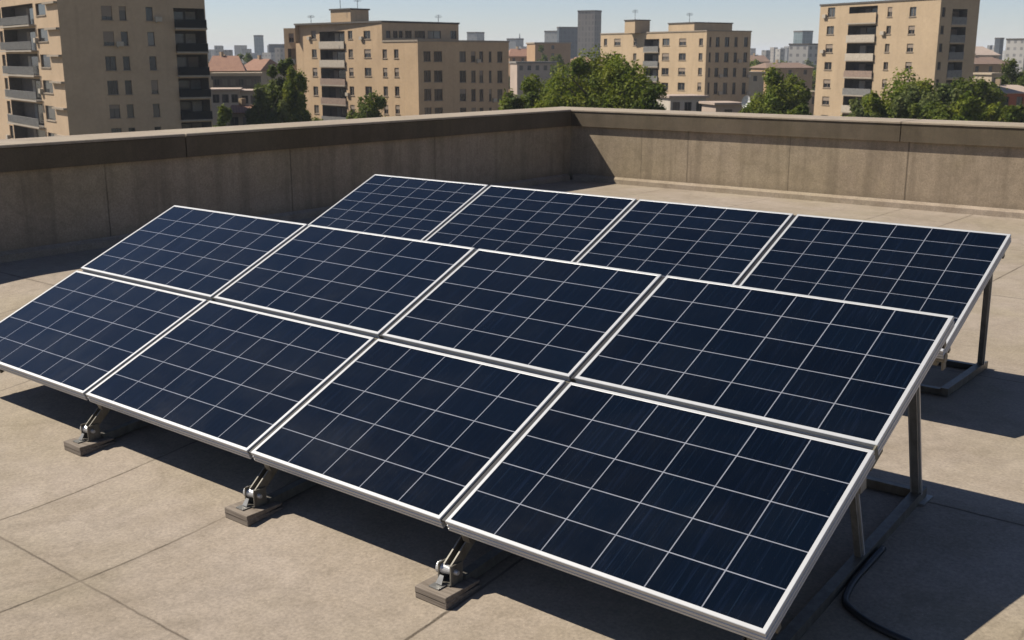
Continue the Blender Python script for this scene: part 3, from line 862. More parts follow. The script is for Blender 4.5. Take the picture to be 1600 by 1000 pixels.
slabs = [2, 40, 79, 117, 154, 193, 232]
ul0, ul1 = B1.left.uv(60, 100)[0], B1.left.uv(11, 100)[0]
uw0, uw1 = B1.left.uv(79, 100)[0], B1.left.uv(64, 100)[0]
for k in range(1, len(slabs)):
    zt = B1.left.uv(35, slabs[k-1]+5)[1]; zb = B1.left.uv(35, slabs[k])[1]
    loggia(B1.left, [ul0, ul1, zb, zt], b1, 'rail_grey', 1.6, rail_h=1.05, proud=0.7, gaps=True)
    window(B1.left, [uw0, uw1, zb+1.0, zt-0.1], b1, 0.0, False, 'frame_dark')
    mb = MB(); B1.left.box(mb, 0.05, uw0-0.15, zt-0.35, zt-0.12, -0.4, 0.0); mb.build('ledge', M['trim'], b1)
    window(B1.left, [ul1+0.5, ul1+2.2, zb+1.0, zt-0.1], b1, 0.0, True, 'frame_dark')
B1.skin('wall', FLATMATS('flat_a'), b1)
B1.edge(b1, 0.5, 0.25)

# --- stepped block left of the middle
B2 = Block(653, 183, 463, 795, 52, 38, ytop=65)
b2 = empty('apartment_block', (B2.c.x, B2.c.y, STREET), 'stepped ochre flats with a set-back top floor and a boxy penthouse with masts', 'apartment building', 'blocks of flats around the roof')
lowrows = [(77, 91), (106, 120), (135, 150), (164, 178)]
def px_cols(wall, cols, y): return [c for c in cols]
LW = B2.left
def lw_windows(wall, cols, rows, frame='frame', ps=0.35):
    for x0, x1, rr in cols:
        a, b = wall.uv(x0, 100)[0], wall.uv(x1, 100)[0]
        for ri in rr:
            y0, y1 = rows[ri]
            xm = (x0+x1)/2
            window(wall, [min(a, b), max(a, b), wall.uv(xm, y1)[1], wall.uv(xm, y0)[1]], b2, rnd.choice((0.35, 0.6)) if rnd.random() < ps else 0.0, True, frame)
up = at(597, 33, 183)
u597 = LW.uv(597, 60)[0]
c_up = LW.pt(u597, 0)
dep_up = Vector((c_up.x-CAM.x, c_up.y-CAM.y, 0)).dot(HF)
z_up = at(597, 35, dep_up).z
# the lit face of the tall part and of the low part are one plane: low part first
LOWW = Wall(LW.p, LW.d, u597, LW.n)
HIW = Wall((c_up.x, c_up.y), LW.d, LW.len-u597, LW.n)
def zt_at(wall, px, py): return wall.uv(px, py)[1]
z_low = B2.z1
for x0, x1, rr in ((488, 495.5, range(5)), (545, 552, range(5)), (569.5, 580, range(4))):
    rws = [(48, 61), (77, 90), (106, 119), (135, 149), (164, 177)]
    a, b = HIW.uv(x0, 100)[0], HIW.uv(x1, 100)[0]
    for ri in rr:
        y0, y1 = rws[ri]; xm = (x0+x1)/2
        window(HIW, [min(a, b), max(a, b), HIW.uv(xm, y1)[1], HIW.uv(xm, y0)[1]], b2, 0.5 if rnd.random() < .4 else 0, True, 'frame')
for x0, x1, rr in ((598, 605, range(4)), (616, 623, range(4))):
    a, b = LOWW.uv(x0, 100)[0], LOWW.uv(x1, 100)[0]
    for ri in rr:
        y0, y1 = lowrows[ri]; xm = (x0+x1)/2
        window(LOWW, [min(a, b), max(a, b), LOWW.uv(xm, y1)[1], LOWW.uv(xm, y0)[1]], b2, 0.5 if rnd.random() < .4 else 0, True, 'frame')
ua, ub = HIW.uv(540, 100)[0], HIW.uv(501, 100)[0]
for k, (yt, yb) in enumerate(((49, 75), (78, 104), (107, 133), (136, 163), (166, 192))):
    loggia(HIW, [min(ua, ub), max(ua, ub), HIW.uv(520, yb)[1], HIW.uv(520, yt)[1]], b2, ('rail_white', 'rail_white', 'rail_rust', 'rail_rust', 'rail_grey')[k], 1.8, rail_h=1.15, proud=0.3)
RW = B2.right
rows = [(80, 96), (110, 128), (139, 157), (168, 184)]
for x0, x1 in ((662, 673), (678, 691), (718, 728), (736, 743), (749, 755), (764, 768), (777, 785)):
    a, b = RW.uv(x0, 100)[0], RW.uv(x1, 100)[0]
    for y0, y1 in rows:
        sl = (x0-662)*0.012
        window(RW, [a, b, RW.uv((x0+x1)/2, y1+sl)[1], RW.uv((x0+x1)/2, y0+sl*0.3)[1]], b2, 0.4 if rnd.random() < .2 else 0, True, 'frame_dark')
# skin of the low and tall volumes
mb = MB()
LOWW.skin(mb, STREET, z_low); RW.skin(mb, STREET, z_low)
HIW.skin(mb, STREET, z_up)
eR = RW.pt(RW.len, 0); eL = LW.pt(LW.len, 0); eB = eL + RW.d*RW.len
for p, q in ((eL, eB), (eR, eB)):
    mb.face([(p.x, p.y, STREET), (q.x, q.y, STREET), (q.x, q.y, z_low), (p.x, p.y, z_low)])
mb.face([(B2.c.x, B2.c.y, z_low), (eR.x, eR.y, z_low), (eB.x, eB.y, z_low), (eL.x, eL.y, z_low)], 2)
# set-back top floor: its own shaded face
q = Block(597, dep_up, 463, 717, 52, 38, zt=z_up, zb=z_low+0.004, corner=Vector((c_up.x, c_up.y, 0)))
q.right.op = []
for x0, x1 in ((603, 610), (614, 621), (623, 629), (633, 643), (648, 664), (668, 689), (704, 713)):
    a, b = q.right.uv(x0, 50)[0], q.right.uv(x1, 50)[0]
    window(q.right, [a, b, z_low+0.7, q.right.uv(x0, 48)[1]], b2, 0, True, 'frame_dark', False)
q.right.skin(mb, z_low+0.004, z_up)
a = q.right.pt(q.lr, 0); e = q.left.pt(q.ll, 0); f_ = e + q.dr*q.lr
for p, s in ((a, f_), (e, f_)):
    mb.face([(p.x, p.y, z_low+0.004), (s.x, s.y, z_low+0.004), (s.x, s.y, z_up), (p.x, p.y, z_up)])
mb.face([(c_up.x, c_up.y, z_up), (a.x, a.y, z_up), (f_.x, f_.y, z_up), (e.x, e.y, z_up)], 2)
mb.build('wall', FLATMATS('flat_b'), b2)
q.edge(b2, 0.30, 0.15)
mb = MB(); z = z_low+0.006
LOWW.box(mb, -0.1, u597-0.02, z, z+0.3, -0.1, 0.2); RW.box(mb, 0.21, RW.len+0.1, z, z+0.3, -0.097, 0.2); mb.build('roof_edge', M['trim'], b2)
# penthouse
pc = at(548, 30, dep_up+9)
ph = Block(548, dep_up+9, 519, 578, 52, 38, zt=at(548, 15, dep_up+9).z, zb=z_up+0.004, corner=pc)
ph.skin('penthouse', FLATMATS('flat_b'), b2); ph.edge(b2, 0.25, 0.2, 'penthouse_edge')
# lower wing to the left, a little behind
wg = Block(463, dep_up+24, 445, 470, 30, 45, zt=at(463, 44, dep_up+24).z)
a, b = wg.left.uv(459, 60)[0], wg.left.uv(451, 60)[0]
window(wg.left, [min(a, b), max(a, b), wg.left.uv(455, 66)[1], wg.left.uv(455, 52)[1]], b2, 0.5)
loggia(wg.left, [min(a, b)-0.3, max(a, b)+0.3, wg.left.uv(455, 100)[1], wg.left.uv(455, 76)[1]], b2, 'rail_grey')
wg.skin('side_wing', FLATMATS('flat_b'), b2)
for k, px in enumerate((532, 559)):
    p = at(px, 20, dep_up+10); mast((p.x, p.y, ph.z1), ('taller' if k == 0 else 'shorter') + ' thin mast on the penthouse of the stepped ochre flats', 2.4-0.5*k)
p = at(486, 33, dep_up+10); mast((p.x, p.y, z_up), 'short aerial at the left of the stepped ochre flats', 1.5)
p = at(685, 33, dep_up+22); mast((p.x, p.y, z_up), 'aerial at the right end of the set-back top floor of the ochre flats', 2.0)

# --- block right of the middle
B3 = Block(1103, 215, 938, 1172, 50, 40, ytop=49)
b3 = empty('apartment_block', (B3.c.x, B3.c.y, STREET), 'four-storey cream flats behind the big bright tree, two rooftop boxes', 'apartment building', 'blocks of flats around the roof')
rows = [(60, 71), (83, 94), (106, 117), (129, 141)]
for x0, x1, rr in ((943, 948, (0,)), (959, 969, (0, 1)), (989, 994, (0, 1, 2)), (1034, 1045, (0, 1, 2, 3)), (1060, 1071, (0, 1, 2, 3)), (1091, 1097, (0, 1, 2, 3))):
    a, b = B3.left.uv(x0, 100)[0], B3.left.uv(x1, 100)[0]
    for ri in rr:
        y0, y1 = rows[ri]; xm = (x0+x1)/2; s = (1103-x0)*0.012
        window(B3.left, [min(a, b), max(a, b), B3.left.uv(xm, y1)[1], B3.left.uv(xm, y0+s*0.3)[1]], b3, 0.5 if rnd.random() < .3 else 0, True, 'frame')
a, b = B3.left.uv(1029, 100)[0], B3.left.uv(1006, 100)[0]
for yt, yb in ((61, 81), (84, 104), (107, 127), (130, 150), (153, 172)):
    loggia(B3.left, [min(a, b), max(a, b), B3.left.uv(1018, yb)[1], B3.left.uv(1018, yt)[1]], b3, 'rail_grey', 1.7, rail_h=1.1, proud=0.3)
for x0, x1 in ((1107, 1110), (1117, 1123), (1131, 1138), (1146, 1151), (1161, 1167)):
    a, b = B3.right.uv(x0, 100)[0], B3.right.uv(x1, 100)[0]
    for y0, y1 in ((58, 73), (82, 97), (106, 120), (129, 147)):
        window(B3.right, [a, b, B3.right.uv((x0+x1)/2, y1)[1], B3.right.uv((x0+x1)/2, y0)[1]], b3, 0, True, 'frame_dark')
B3.skin('wall', FLATMATS('flat_c'), b3); B3.edge(b3, 0.22, 0.12, mat='trim')
ph = Block(991, 232, 975, 1014, 50, 40, zt=at(991, 32, 232).z, zb=B3.z1+0.004); ph.skin('stair_tower', FLATMATS('flat_c'), b3); ph.edge(b3, 0.2, 0.15, 'stair_tower_edge')
ph = Block(1083, 226, 1043, 1142, 50, 40, zt=at(1083, 36, 226).z, zb=B3.z1+0.004); ph.skin('plant_room', FLATMATS('flat_c'), b3); ph.edge(b3, 0.2, 0.15, 'plant_room_edge')
p = at(992, 40, 238); mast((p.x, p.y, at(992, 32, 238).z), 'thin aerial on the left rooftop box of the cream flats', 2.2)
p = at(1077, 40, 230); mast((p.x, p.y, at(1077, 36, 230).z), 'stubby aerial on the long rooftop box of the cream flats', 2.0)

# --- tall block on the right
B4 = Block(1463, 165, 1277, 1523, 44, 44, ytop=-2)
b4 = empty('apartment_block', (B4.c.x, B4.c.y, STREET), 'tall cream flats on the right with a central column of open balconies', 'apartment building', 'blocks of flats around the roof')
rows = [(11, 26), (40, 53), (68, 81), (97, 109), (124, 137), (151, 164), (180, 193)]
for x0, x1, rr in ((1287, 1298, range(7)), (1379, 1386, range(5)), (1413, 1423, range(5))):
    a, b = B4.left.uv(x0, 120)[0], B4.left.uv(x1, 120)[0]
    for ri in rr:
        y0, y1 = rows[ri]; xm = (x0+x1)/2; s = (1463-x0)*0.006
        window(B4.left, [min(a, b), max(a, b), B4.left.uv(xm, y1+(0 if y1 > 88 else s))[1], B4.left.uv(xm, y0+(0 if y0 > 88 else s))[1]], b4, 0.5 if rnd.random() < .4 else 0, True, 'frame')
a, b = B4.left.uv(1366, 88)[0], B4.left.uv(1322, 88)[0]
for k, (yt, yb) in enumerate(((10, 36), (40, 65), (68, 94), (97, 121), (124, 149), (152, 176), (180, 204))):
    loggia(B4.left, [min(a, b), max(a, b), B4.left.uv(1345, yb)[1], B4.left.uv(1345, yt)[1]], b4, ('flat_d', 'rail_white', 'rail_white', 'rail_rust', 'rail_grey', 'rail_white', 'rail_grey')[k], 1.8, rail_h=1.5 if k == 0 else 1.05, proud=0.3)
for x0, x1 in ((1465, 1470),):
    a, b = B4.right.uv(x0, 100)[0], B4.right.uv(x1, 100)[0]
    for y0, y1 in rows[:6]:
        window(B4.right, [a, b, B4.right.uv(x0, y1)[1], B4.right.uv(x0, y0)[1]], b4, 0, True, 'frame_dark')
a, b = B4.right.uv(1482, 88)[0], B4.right.uv(1505, 88)[0]
for yt, yb in ((14, 38), (42, 66), (69, 93), (97, 121), (125, 149)):
    loggia(B4.right, [a, b, B4.right.uv(1493, yb)[1], B4.right.uv(1493, yt)[1]], b4, 'rail_grey', 1.6, rail_h=1.05, proud=0.1)
B4.skin('wall', FLATMATS('flat_d'), b4); B4.edge(b4, 0.25, 0.12)

# ------------------------------------------------------------------ low houses in between
def house(px0, px1, ytop, yeave, ybase, depth, label, wallcol, roof='tile', ang=12, deep=9.0, nwin=3, flat=False, group='low houses between the flats'):
    a, b = at(px0, 88, depth), at(px1, 88, depth)
    a.z = b.z = 0
    ax = (b-a); w = ax.length; ax.normalize()
    nb = Vector((-ax.y, ax.x, 0)); nb = nb if nb.dot(HF) > 0 else -nb
    ax2 = (ax*math.cos(R(ang)) + nb*math.sin(R(ang))).normalized(); nb2 = (nb*math.cos(R(ang)) - ax*math.sin(R(ang))).normalized()
    ze, zr, z0 = at(px0, yeave, depth).z, at(px0, ytop, depth).z, STREET
    e = empty('house', (a.x, a.y, STREET), label, 'house', group)
    wl = Wall(a, ax2, w/math.cos(R(ang)), -nb2)
    mat = M.get(wallcol)
    zw = at(px0, ybase, depth).z
    st = 2.9
    floors = max(1, int((ze-zw)/st))
    for fl in range(floors):
        for k in range(nwin):
            u = wl.len*(k+0.5)/nwin
            z = ze-0.6-fl*st
            window(wl, [u-0.55, u+0.55, z-1.4, z], e, 0.0, True, 'frame_dark', False, False)
    mb = MB(); wl.skin(mb, z0, ze)
    p0, p1 = wl.pt(0, 0), wl.pt(wl.len, 0); p2, p3 = p1+nb2*deep, p0+nb2*deep
    for p, s in ((p1, p2), (p2, p3), (p3, p0)):
        mb.face([(p.x, p.y, z0), (s.x, s.y, z0), (s.x, s.y, ze), (p.x, p.y, ze)])
    mb.build('wall', [mat, M['inner']], e)
    rb = MB()
    if flat:
        o = 0.35
        q = [p0-ax2*o-nb2*o, p1+ax2*o-nb2*o, p2+ax2*o+nb2*o, p3-ax2*o+nb2*o]
        rb.hexa([(v.x, v.y, ze+0.004) for v in q], [(v.x, v.y, max(zr, ze+0.3)) for v in q])
        rb.build('roof', M[roof], e)
    else:
        o = 0.5
        q = [p0-ax2*o-nb2*o, p1+ax2*o-nb2*o, p2+ax2*o+nb2*o, p3-ax2*o+nb2*o]
        r0, r1 = (q[0]+q[3])/2 + ax2*min(2.5, w*0.2), (q[1]+q[2])/2 - ax2*min(2.5, w*0.2)
        V = lambda v, z: (v.x, v.y, z)
        t = 0.12
        rb.face([V(q[0], ze), V(q[1], ze), V(r1, zr), V(r0, zr)]); rb.face([V(q[2], ze), V(q[3], ze), V(r0, zr), V(r1, zr)])
        rb.face([V(q[1], ze), V(q[2], ze), V(r1, zr)]); rb.face([V(q[3], ze), V(q[0], ze), V(r0, zr)])
        rb.face([V(q[3], ze-t), V(q[2], ze-t), V(q[1], ze-t), V(q[0], ze-t)])
        for s, u in ((0, 1), (1, 2), (2, 3), (3, 0)):
            rb.face([V(q[s], ze-t), V(q[u], ze-t), V(q[u], ze), V(q[s], ze)])
        ro = rb.build('roof', M[roof], e)
        ch = MB(); c = r0*0.65+r1*0.35
        ch.box(c.x-0.35, c.x+0.35, c.y-0.35, c.y+0.35, ze+0.5, zr+0.9); ch.build('chimney', M['flat_c'], ro)
    return e
M['pinkwall'] = render_wall('pinkish_render', (0.33, 0.26, 0.21))
M['orange'] = render_wall('orange_render', (0.31, 0.20, 0.115))
M['white'] = render_wall('off_white_render', (0.36, 0.32, 0.27))
M['redwall'] = render_wall('brick_red_render', (0.26, 0.085, 0.05))
M['buff'] = render_wall('buff_render', (0.31, 0.25, 0.18))
house(322, 376, 87, 111, 125, 260, 'house with a broad terracotta hip roof right of the tall left flats', 'buff', deep=14)
house(372, 408, 92, 110, 125, 285, 'house with an orange roof just left of the tall dark tree', 'buff', deep=12, ang=-20)
house(330, 402, 114, 119, 136, 235, 'long low building with a buff fascia below the terracotta roofs', 'trim_dark', roof='buff', deep=8, flat=True, nwin=6)
house(326, 368, 140, 142, 178, 190, 'white two-storey house at the foot of the tall left flats', 'white', roof='pinkwall', deep=9, flat=True)
house(372, 412, 142, 144, 178, 196, 'white house with grey lower floor beside the tall dark tree', 'white', roof='pinkwall', deep=9, flat=True)
house(350, 408, 166, 176, 190, 150, 'small house with a reddish roof seen just over the shaded parapet', 'buff', deep=7)
house(808, 872, 96, 99, 118, 330, 'long pink-white house with small dark windows above the tree tops', 'pinkwall', roof='flatroof', deep=10, flat=True, nwin=5)
house(836, 892, 66, 68, 98, 420, 'blank orange-ochre block below the grey tower', 'orange', roof='trim', deep=14, flat=True, nwin=1)
house(796, 838, 76, 88, 100, 440, 'house with an orange roof just right of the stepped ochre flats', 'orange', deep=10)
house(1168, 1197, 112, 115, 130, 300, 'small cream house showing between the cream flats and a dark tree', 'buff', roof='buff', deep=8, flat=True, nwin=1)
house(1200, 1276, 98, 106, 112, 340, 'long low house with an orange band left of the tall right flats', 'orange', roof='tile2', deep=12)
house(1246, 1290, 143, 146, 165, 210, 'cream gabled house beside the foot of the tall right flats', 'buff', roof='buff', deep=8, flat=True, nwin=2)
house(1050, 1108, 150, 153, 178, 160, 'pale little house with two doors in front of the cream flats', 'white', roof='pinkwall', deep=6, flat=True)
house(1122, 1164, 162, 164, 185, 148, 'low pinkish outbuilding under the white dish', 'pinkwall', roof='pinkwall', deep=5, flat=True, nwin=1)
house(1518, 1588, 89, 100, 120, 300, 'house with a brown roof and orange wall right of the tall right flats', 'orange', roof='tile2', deep=12)
house(1516, 1566, 72, 86, 92, 420, 'large house with a pale roof behind the orange one at the right', 'buff', roof='pinkwall', deep=16)
house(1553, 1582, 114, 117, 132, 240, 'small cream house half hidden by trees at the right edge', 'buff', roof='buff', deep=7, flat=True, nwin=2)
house(1568, 1640, 134, 145, 165, 170, 'red-walled house with a pale roof cut off by the right edge', 'redwall', roof='pinkwall', deep=9)

# satellite dish
p = at(1167, 160, 146)
e = empty('satellite_dish', (p.x, p.y, p.z-1.6), 'white satellite dish on a pole right of the cream flats', 'satellite dish')
mb = MB()
ax = (cam_dir(-0.55, -0.8) + Vector((0, 0, 0.25))).normalized(); s1 = ax.cross(Vector((0, 0, 1))).normalized(); s2 = s1.cross(ax)
prev = None
cen = Vector(p)
rings = []
for k in range(5):
    rr = 0.75*k/4
    rings.append([cen + ax*(0.35*(rr/0.75)**2) + (s1*math.cos(t*math.pi/8)*0.8 + s2*math.sin(t*math.pi/8)*1.15)*rr for t in range(16)])
for r0, r1 in zip(rings, rings[1:]):
    for t in range(16): mb.face([r0[t], r0[(t+1) % 16], r1[(t+1) % 16], r1[t]])
mb.build('reflector', M['dish'], e)
mb = MB(); mb.tube([Vector((p.x, p.y, STREET)) - ax*0.2, cen - ax*0.2], 0.06, 8); mb.tube([cen - ax*0.2, cen + ax*0.9], 0.03, 6); mb.build('pole', M['antenna'], e)

# ------------------------------------------------------------------ towers and blocks on the skyline
def tower(px, depth, xl, xr, ytop, label, mat, angl=40, angr=45, cat='tower', name='tower_block', group=None, cap=True, capmat='trim_dark'):
    b = Block(px, depth, xl, xr, angl, angr, ytop=ytop)
    e = empty(name, (b.c.x, b.c.y, STREET), label, cat, group)
    mb = MB()
    for wl in (b.left, b.right):
        mb.face([wl.pt(0, STREET), wl.pt(wl.len, STREET), wl.pt(wl.len, b.z1), wl.pt(0, b.z1)], 0, [(0, 0), (wl.len, 0), (wl.len, b.z1-STREET), (0, b.z1-STREET)])
    a = b.left.pt(b.ll, 0); c = b.right.pt(b.lr, 0); f = a + b.dr*b.lr
    for p_, s in ((a, f), (c, f)):
        mb.face([(p_.x, p_.y, STREET), (s.x, s.y, STREET), (s.x, s.y, b.z1), (p_.x, p_.y, b.z1)], 0, [(0, 0), (b.lr, 0), (b.lr, b.z1-STREET), (0, b.z1-STREET)])
    mb.face([(b.c.x, b.c.y, b.z1), (c.x, c.y, b.z1), (f.x, f.y, b.z1), (a.x, a.y, b.z1)], 1)
    mb.build('body', [mat, M['flatroof']], e)
    if cap: b.edge(e, max(0.4, depth*0.0012), 0.2, 'roof_edge', capmat)
    return e
T1 = band_mat('grey_tower_wall', (0.16, 0.14, 0.12), (0.09, 0.08, 0.072), 2.2, 3.4, 0.55)
T2 = band_mat('blue_glass_wall', (0.055, 0.065, 0.075), (0.028, 0.036, 0.044), 3.0, 3.4, 0.4)
T3 = band_mat('pale_tower_wall', (0.21, 0.21, 0.20), (0.14, 0.145, 0.145), 2.6, 3.2, 0.6)
T4 = band_mat('cream_city_wall', (0.27, 0.24, 0.205), (0.12, 0.11, 0.10), 2.8, 3.0, 0.85)
T5 = band_mat('white_city_wall', (0.33, 0.31, 0.28), (0.13, 0.125, 0.12), 3.0, 3.0, 0.9)
T6 = band_mat('teal_glass_wall', (0.12, 0.155, 0.16), (0.065, 0.09, 0.095), 3.0, 3.6, 0.3)
tower(928, 700, 902, 938.5, 18, 'tall grey tower block standing highest on the skyline', T1, 20, 50)
tower(871, 900, 850.5, 880, 50, 'pale grey block left of the dark office block on the skyline', T3, 25, 50)
tower(873, 820, 870, 903, 44, 'dark blue-grey office block between the pale block and the grey tower', T2, 60, 15)
tower(745, 1000, 730, 757, 52, 'grey block rising behind the right end of the stepped ochre flats', T3, 25, 50)
tower(409, 1300, 398, 413, 57, 'small teal-roofed tower on the skyline left of the stepped flats', T6, 20, 60)
tower(1252, 900, 1238, 1268, 50, 'teal glass tower on the skyline left of the tall right flats', T6, 50, 25)
tower(1262, 480, 1232, 1300, 70, 'white block with dark openings right below the teal glass tower', T5, 20, 40)
tower(462, 900, 421, 470, 71, 'dark low block on the skyline touching the stepped flats', T2, 20, 40)
tower(1560, 800, 1552, 1566, 61, 'dark slab behind the pale roof at the right', T2, 20, 40)
tower(1600, 520, 1570, 1640, 62, 'big white block at the right edge of the skyline', T5, 20, 40)
tower(806, 1100, 792, 818, 62, 'hazy block with a thin spire behind the stepped flats', T3, 25, 45)
p = at(812, 62, 1110); mb = MB(); mb.tube([(p.x, p.y, p.z-1), (p.x, p.y, at(812, 52, 1110).z)], [0.9, 0.2], 6)
tag(mb.build('spire', M['antenna']), 'thin spire on the hazy block right of the stepped flats', 'spire')
rr = random.Random(21)
hazeg = 'low city blocks along the skyline'
for k in range(52):
    px = rr.uniform(318, 1640)
    if 470 < px < 720 or 960 < px < 1140 or 1300 < px < 1490: continue
    dep = rr.uniform(550, 1600)
    wpx = rr.uniform(9, 26)
    yt = rr.uniform(71, 86) + (4 if px < 420 else 0)
    tower(px, dep, px-wpx*rr.uniform(.4, .7), px+wpx*rr.uniform(.3, .6), yt, 'small far-off city block low on the hazy skyline', rr.choice((T4, T5, T4, T5, T3)), rr.uniform(20, 45), rr.uniform(25, 50), 'city block', 'city_block', hazeg, False)
for lo, hi in ((320, 446), (794, 900), (1172, 1282), (1522, 1630)):
    for k in range(9):
        px = rr.uniform(lo, hi); wpx = rr.uniform(8, 20)
        tower(px, rr.uniform(700, 1500), px-wpx*.5, px+wpx*.5, rr.uniform(69, 80), 'small far-off city block low on the hazy skyline', rr.choice((T4, T5, T4, T5, T3)), rr.uniform(20, 45), rr.uniform(25, 50), 'city block', 'city_block', hazeg, False)
for k in range(30):
    px = rr.uniform(318, 1640); dep = rr.uniform(380, 620)
    if 470 < px < 790 or 940 < px < 1165 or 1285 < px < 1515: continue
    wpx = rr.uniform(16, 38)
    house(px-wpx/2, px+wpx/2, rr.uniform(86, 94), rr.uniform(95, 100), 112, dep, 'distant low house with a tiled roof among far trees', rr.choice(('buff', 'pinkwall', 'orange')), rr.choice(('tile', 'tile2', 'tile')), rr.uniform(-15, 25), 10, 2, False, 'distant tiled houses')

# ------------------------------------------------------------------ trees
def leaf_mesh(name, centers, normals, sizes, mat, seed):
    r = np.random.default_rng(seed)
    n = len(centers)
    a = r.normal(size=(n, 3)); a -= normals*np.sum(a*normals, 1, keepdims=True)
    a /= np.linalg.norm(a, axis=1, keepdims=True)+1e-9
    b = np.cross(normals, a)
    s = sizes[:, None]
    w = s*r.uniform(0.45, 0.75, (n, 1))
    fold = normals*s*0.22
    v = np.stack([centers - a*s, centers + b*w + fold*r.uniform(-1, 1, (n, 1)), centers + a*s, centers - b*w + fold*r.uniform(-1, 1, (n, 1))], 1).reshape(-1, 3)
    me = bpy.data.meshes.new(name)
    me.vertices.add(4*n); me.loops.add(4*n); me.polygons.add(n)
    me.vertices.foreach_set('co', v.ravel().astype(np.float32))
    me.loops.foreach_set('vertex_index', np.arange(4*n, dtype=np.int32))
    me.polygons.foreach_set('loop_start', np.arange(0, 4*n, 4, dtype=np.int32))
    me.polygons.foreach_set('loop_total', np.full(n, 4, dtype=np.int32))
    me.update(calc_edges=True); me.validate()
    me.materials.append(mat)
    return me

def crown_points(r, rx, ry, rz, nlobes, per, leaf):
    """leaves spread through many uneven boughs that fill an egg-shaped crown"""
    cs, ns = [], []
    for k in range(nlobes):
        d = r.normal(size=3); d /= np.linalg.norm(d)
        if d[2] < -0.35: d[2] *= 0.4
        q = r.uniform(0.30, 1.0)
        c = d*np.array([rx, ry, rz])*q
        lr = np.array([rx, ry, rz])*r.uniform(0.13, 0.40)*(1.2-0.6*q)
        m = int(per*r.uniform(0.6, 1.4))
        p = r.normal(size=(m, 3)); p /= np.linalg.norm(p, axis=1, keepdims=True)
        rad = r.uniform(0.45, 1.0, (m, 1))**0.5 * (1+0.25*np.sin(p[:, :1]*7+k)*np.cos(p[:, 1:2]*6-k))
        cs.append(c + p*lr*rad + r.normal(size=(m, 3))*leaf*0.8)
        nn = p + r.normal(size=(m, 3))*0.75 + np.array([0, 0, 0.55])
        ns.append(nn/np.linalg.norm(nn, axis=1, keepdims=True))
    return np.concatenate(cs), np.concatenate(ns)

def tree(px, ytop, wpx, depth, label, mat, seed, hfrac=0.62, nl=34, per=260, leaf=0.26, deepf=0.9, group='trees between the flats'):
    r = np.random.default_rng(seed)
    p = at(px, ytop, depth)
    rx = wpx*1.38/FPX*depth/2
    h = p.z - STREET
    rz = max(rx*0.8, h*hfrac/2) if hfrac else rx
    rz = min(rz, h*0.42)
    cz = p.z - rz*1.0
    e = empty('tree', (p.x, p.y, STREET), label, 'tree', group)
    if depth < 200: leaf, per = leaf*0.72, int(per*1.7)
    c, nrm = crown_points(r, rx, rx*deepf, rz, nl, per, leaf)
    me = leaf_mesh('crown', c + np.array([0, 0, cz-STREET]), nrm, r.uniform(0.6, 1.35, len(c))*leaf, mat, seed+1)
    o = bpy.data.objects.new('crown', me); o.parent = e; COL.objects.link(o)
    tm = MB()
    tr = max(0.16, rx*0.055)
    top = Vector((p.x, p.y, cz+rz*0.3))
    tm.tube([(p.x, p.y, STREET), (p.x+0.1, p.y-0.1, STREET+h*0.25), (p.x-0.1, p.y+0.1, cz-rz*0.3), top], [tr*1.3, tr, tr*0.75, tr*0.25], 8)
    for k in range(9):
        t = 2*math.pi*k/9 + r.uniform(-.3, .3); z = cz + rz*r.uniform(-0.7, 0.1)
        q = rx*r.uniform(0.5, 0.8)
        tm.tube([(p.x, p.y, z), (p.x+math.cos(t)*q*0.5, p.y+math.sin(t)*q*0.5, z+rz*0.22), (p.x+math.cos(t)*q, p.y+math.sin(t)*q, z+rz*0.55)], [tr*0.5, tr*0.3, tr*0.1], 6)
    tm.build('trunk', M['bark'], e)
    return e
A, B_, C_ = M['leaf_a'], M['leaf_b'], M['leaf_c']
tree(946, 80, 150, 118, 'big bright green tree in front of the cream flats, left of its balconies', A, 11, nl=90, per=300, leaf=0.22)
tree(1004, 128, 62, 110, 'dark lower tree tucked against the right side of the big bright green tree', B_, 12, nl=30, per=260)
tree(835, 116, 90, 125, 'broad tree left of the big bright tree, under the pink-white house', A, 13, nl=40, per=260)
tree(884, 122, 70, 112, 'yellowish green tree between the broad tree and the big bright tree', A, 14, nl=34, per=260, leaf=0.22)
tree(434, 90, 66, 150, 'tall dark tree at the left side of the stepped ochre flats', B_, 15, nl=44, per=280)
tree(412, 128, 46, 146, 'lighter tree at the left foot of the tall dark tree', C_, 16, nl=26, per=220)
tree(482, 151, 38, 140, 'small round tree in front of the left end of the ochre flats', B_, 17, nl=22, per=220, leaf=0.22)
tree(577, 142, 66, 140, 'round dark green tree below the balconies of the stepped ochre flats', B_, 18, nl=30, per=300, leaf=0.24)
tree(1216, 116, 84, 140, 'leafy tree in the gap between the cream flats and the tall right flats', A, 19, nl=36, per=260)
tree(1240, 150, 70, 118, 'dark bushy tree at the left foot of the tall right flats', B_, 20, nl=26, per=260)
tree(1186, 152, 50, 124, 'small dark tree beside the white dish', B_, 21, nl=22, per=240)
tree(1412, 118, 120, 128, 'wide green tree in front of the tall right flats', A, 22, nl=50, per=280)
tree(1352, 160, 60, 120, 'low light-green tree left of the wide tree before the right flats', C_, 23, nl=24, per=240)
tree(1470, 142, 76, 118, 'dark tree in front of the shaded side of the tall right flats', B_, 24, nl=32, per=260)
tree(1532, 108, 78, 140, 'tall tree just right of the tall right flats', B_, 25, nl=40, per=280)
tree(1566, 160, 70, 120, 'low tree in front of the red-walled house', A, 26, nl=28, per=260)
tree(1598, 90, 50, 190, 'tree at the right edge above the red-walled house', B_, 27, nl=26, per=240)
tree(1456, 128, 92, 122, 'round mid-green tree overlapping the right side of the wide tree', C_, 41, nl=54, per=280)
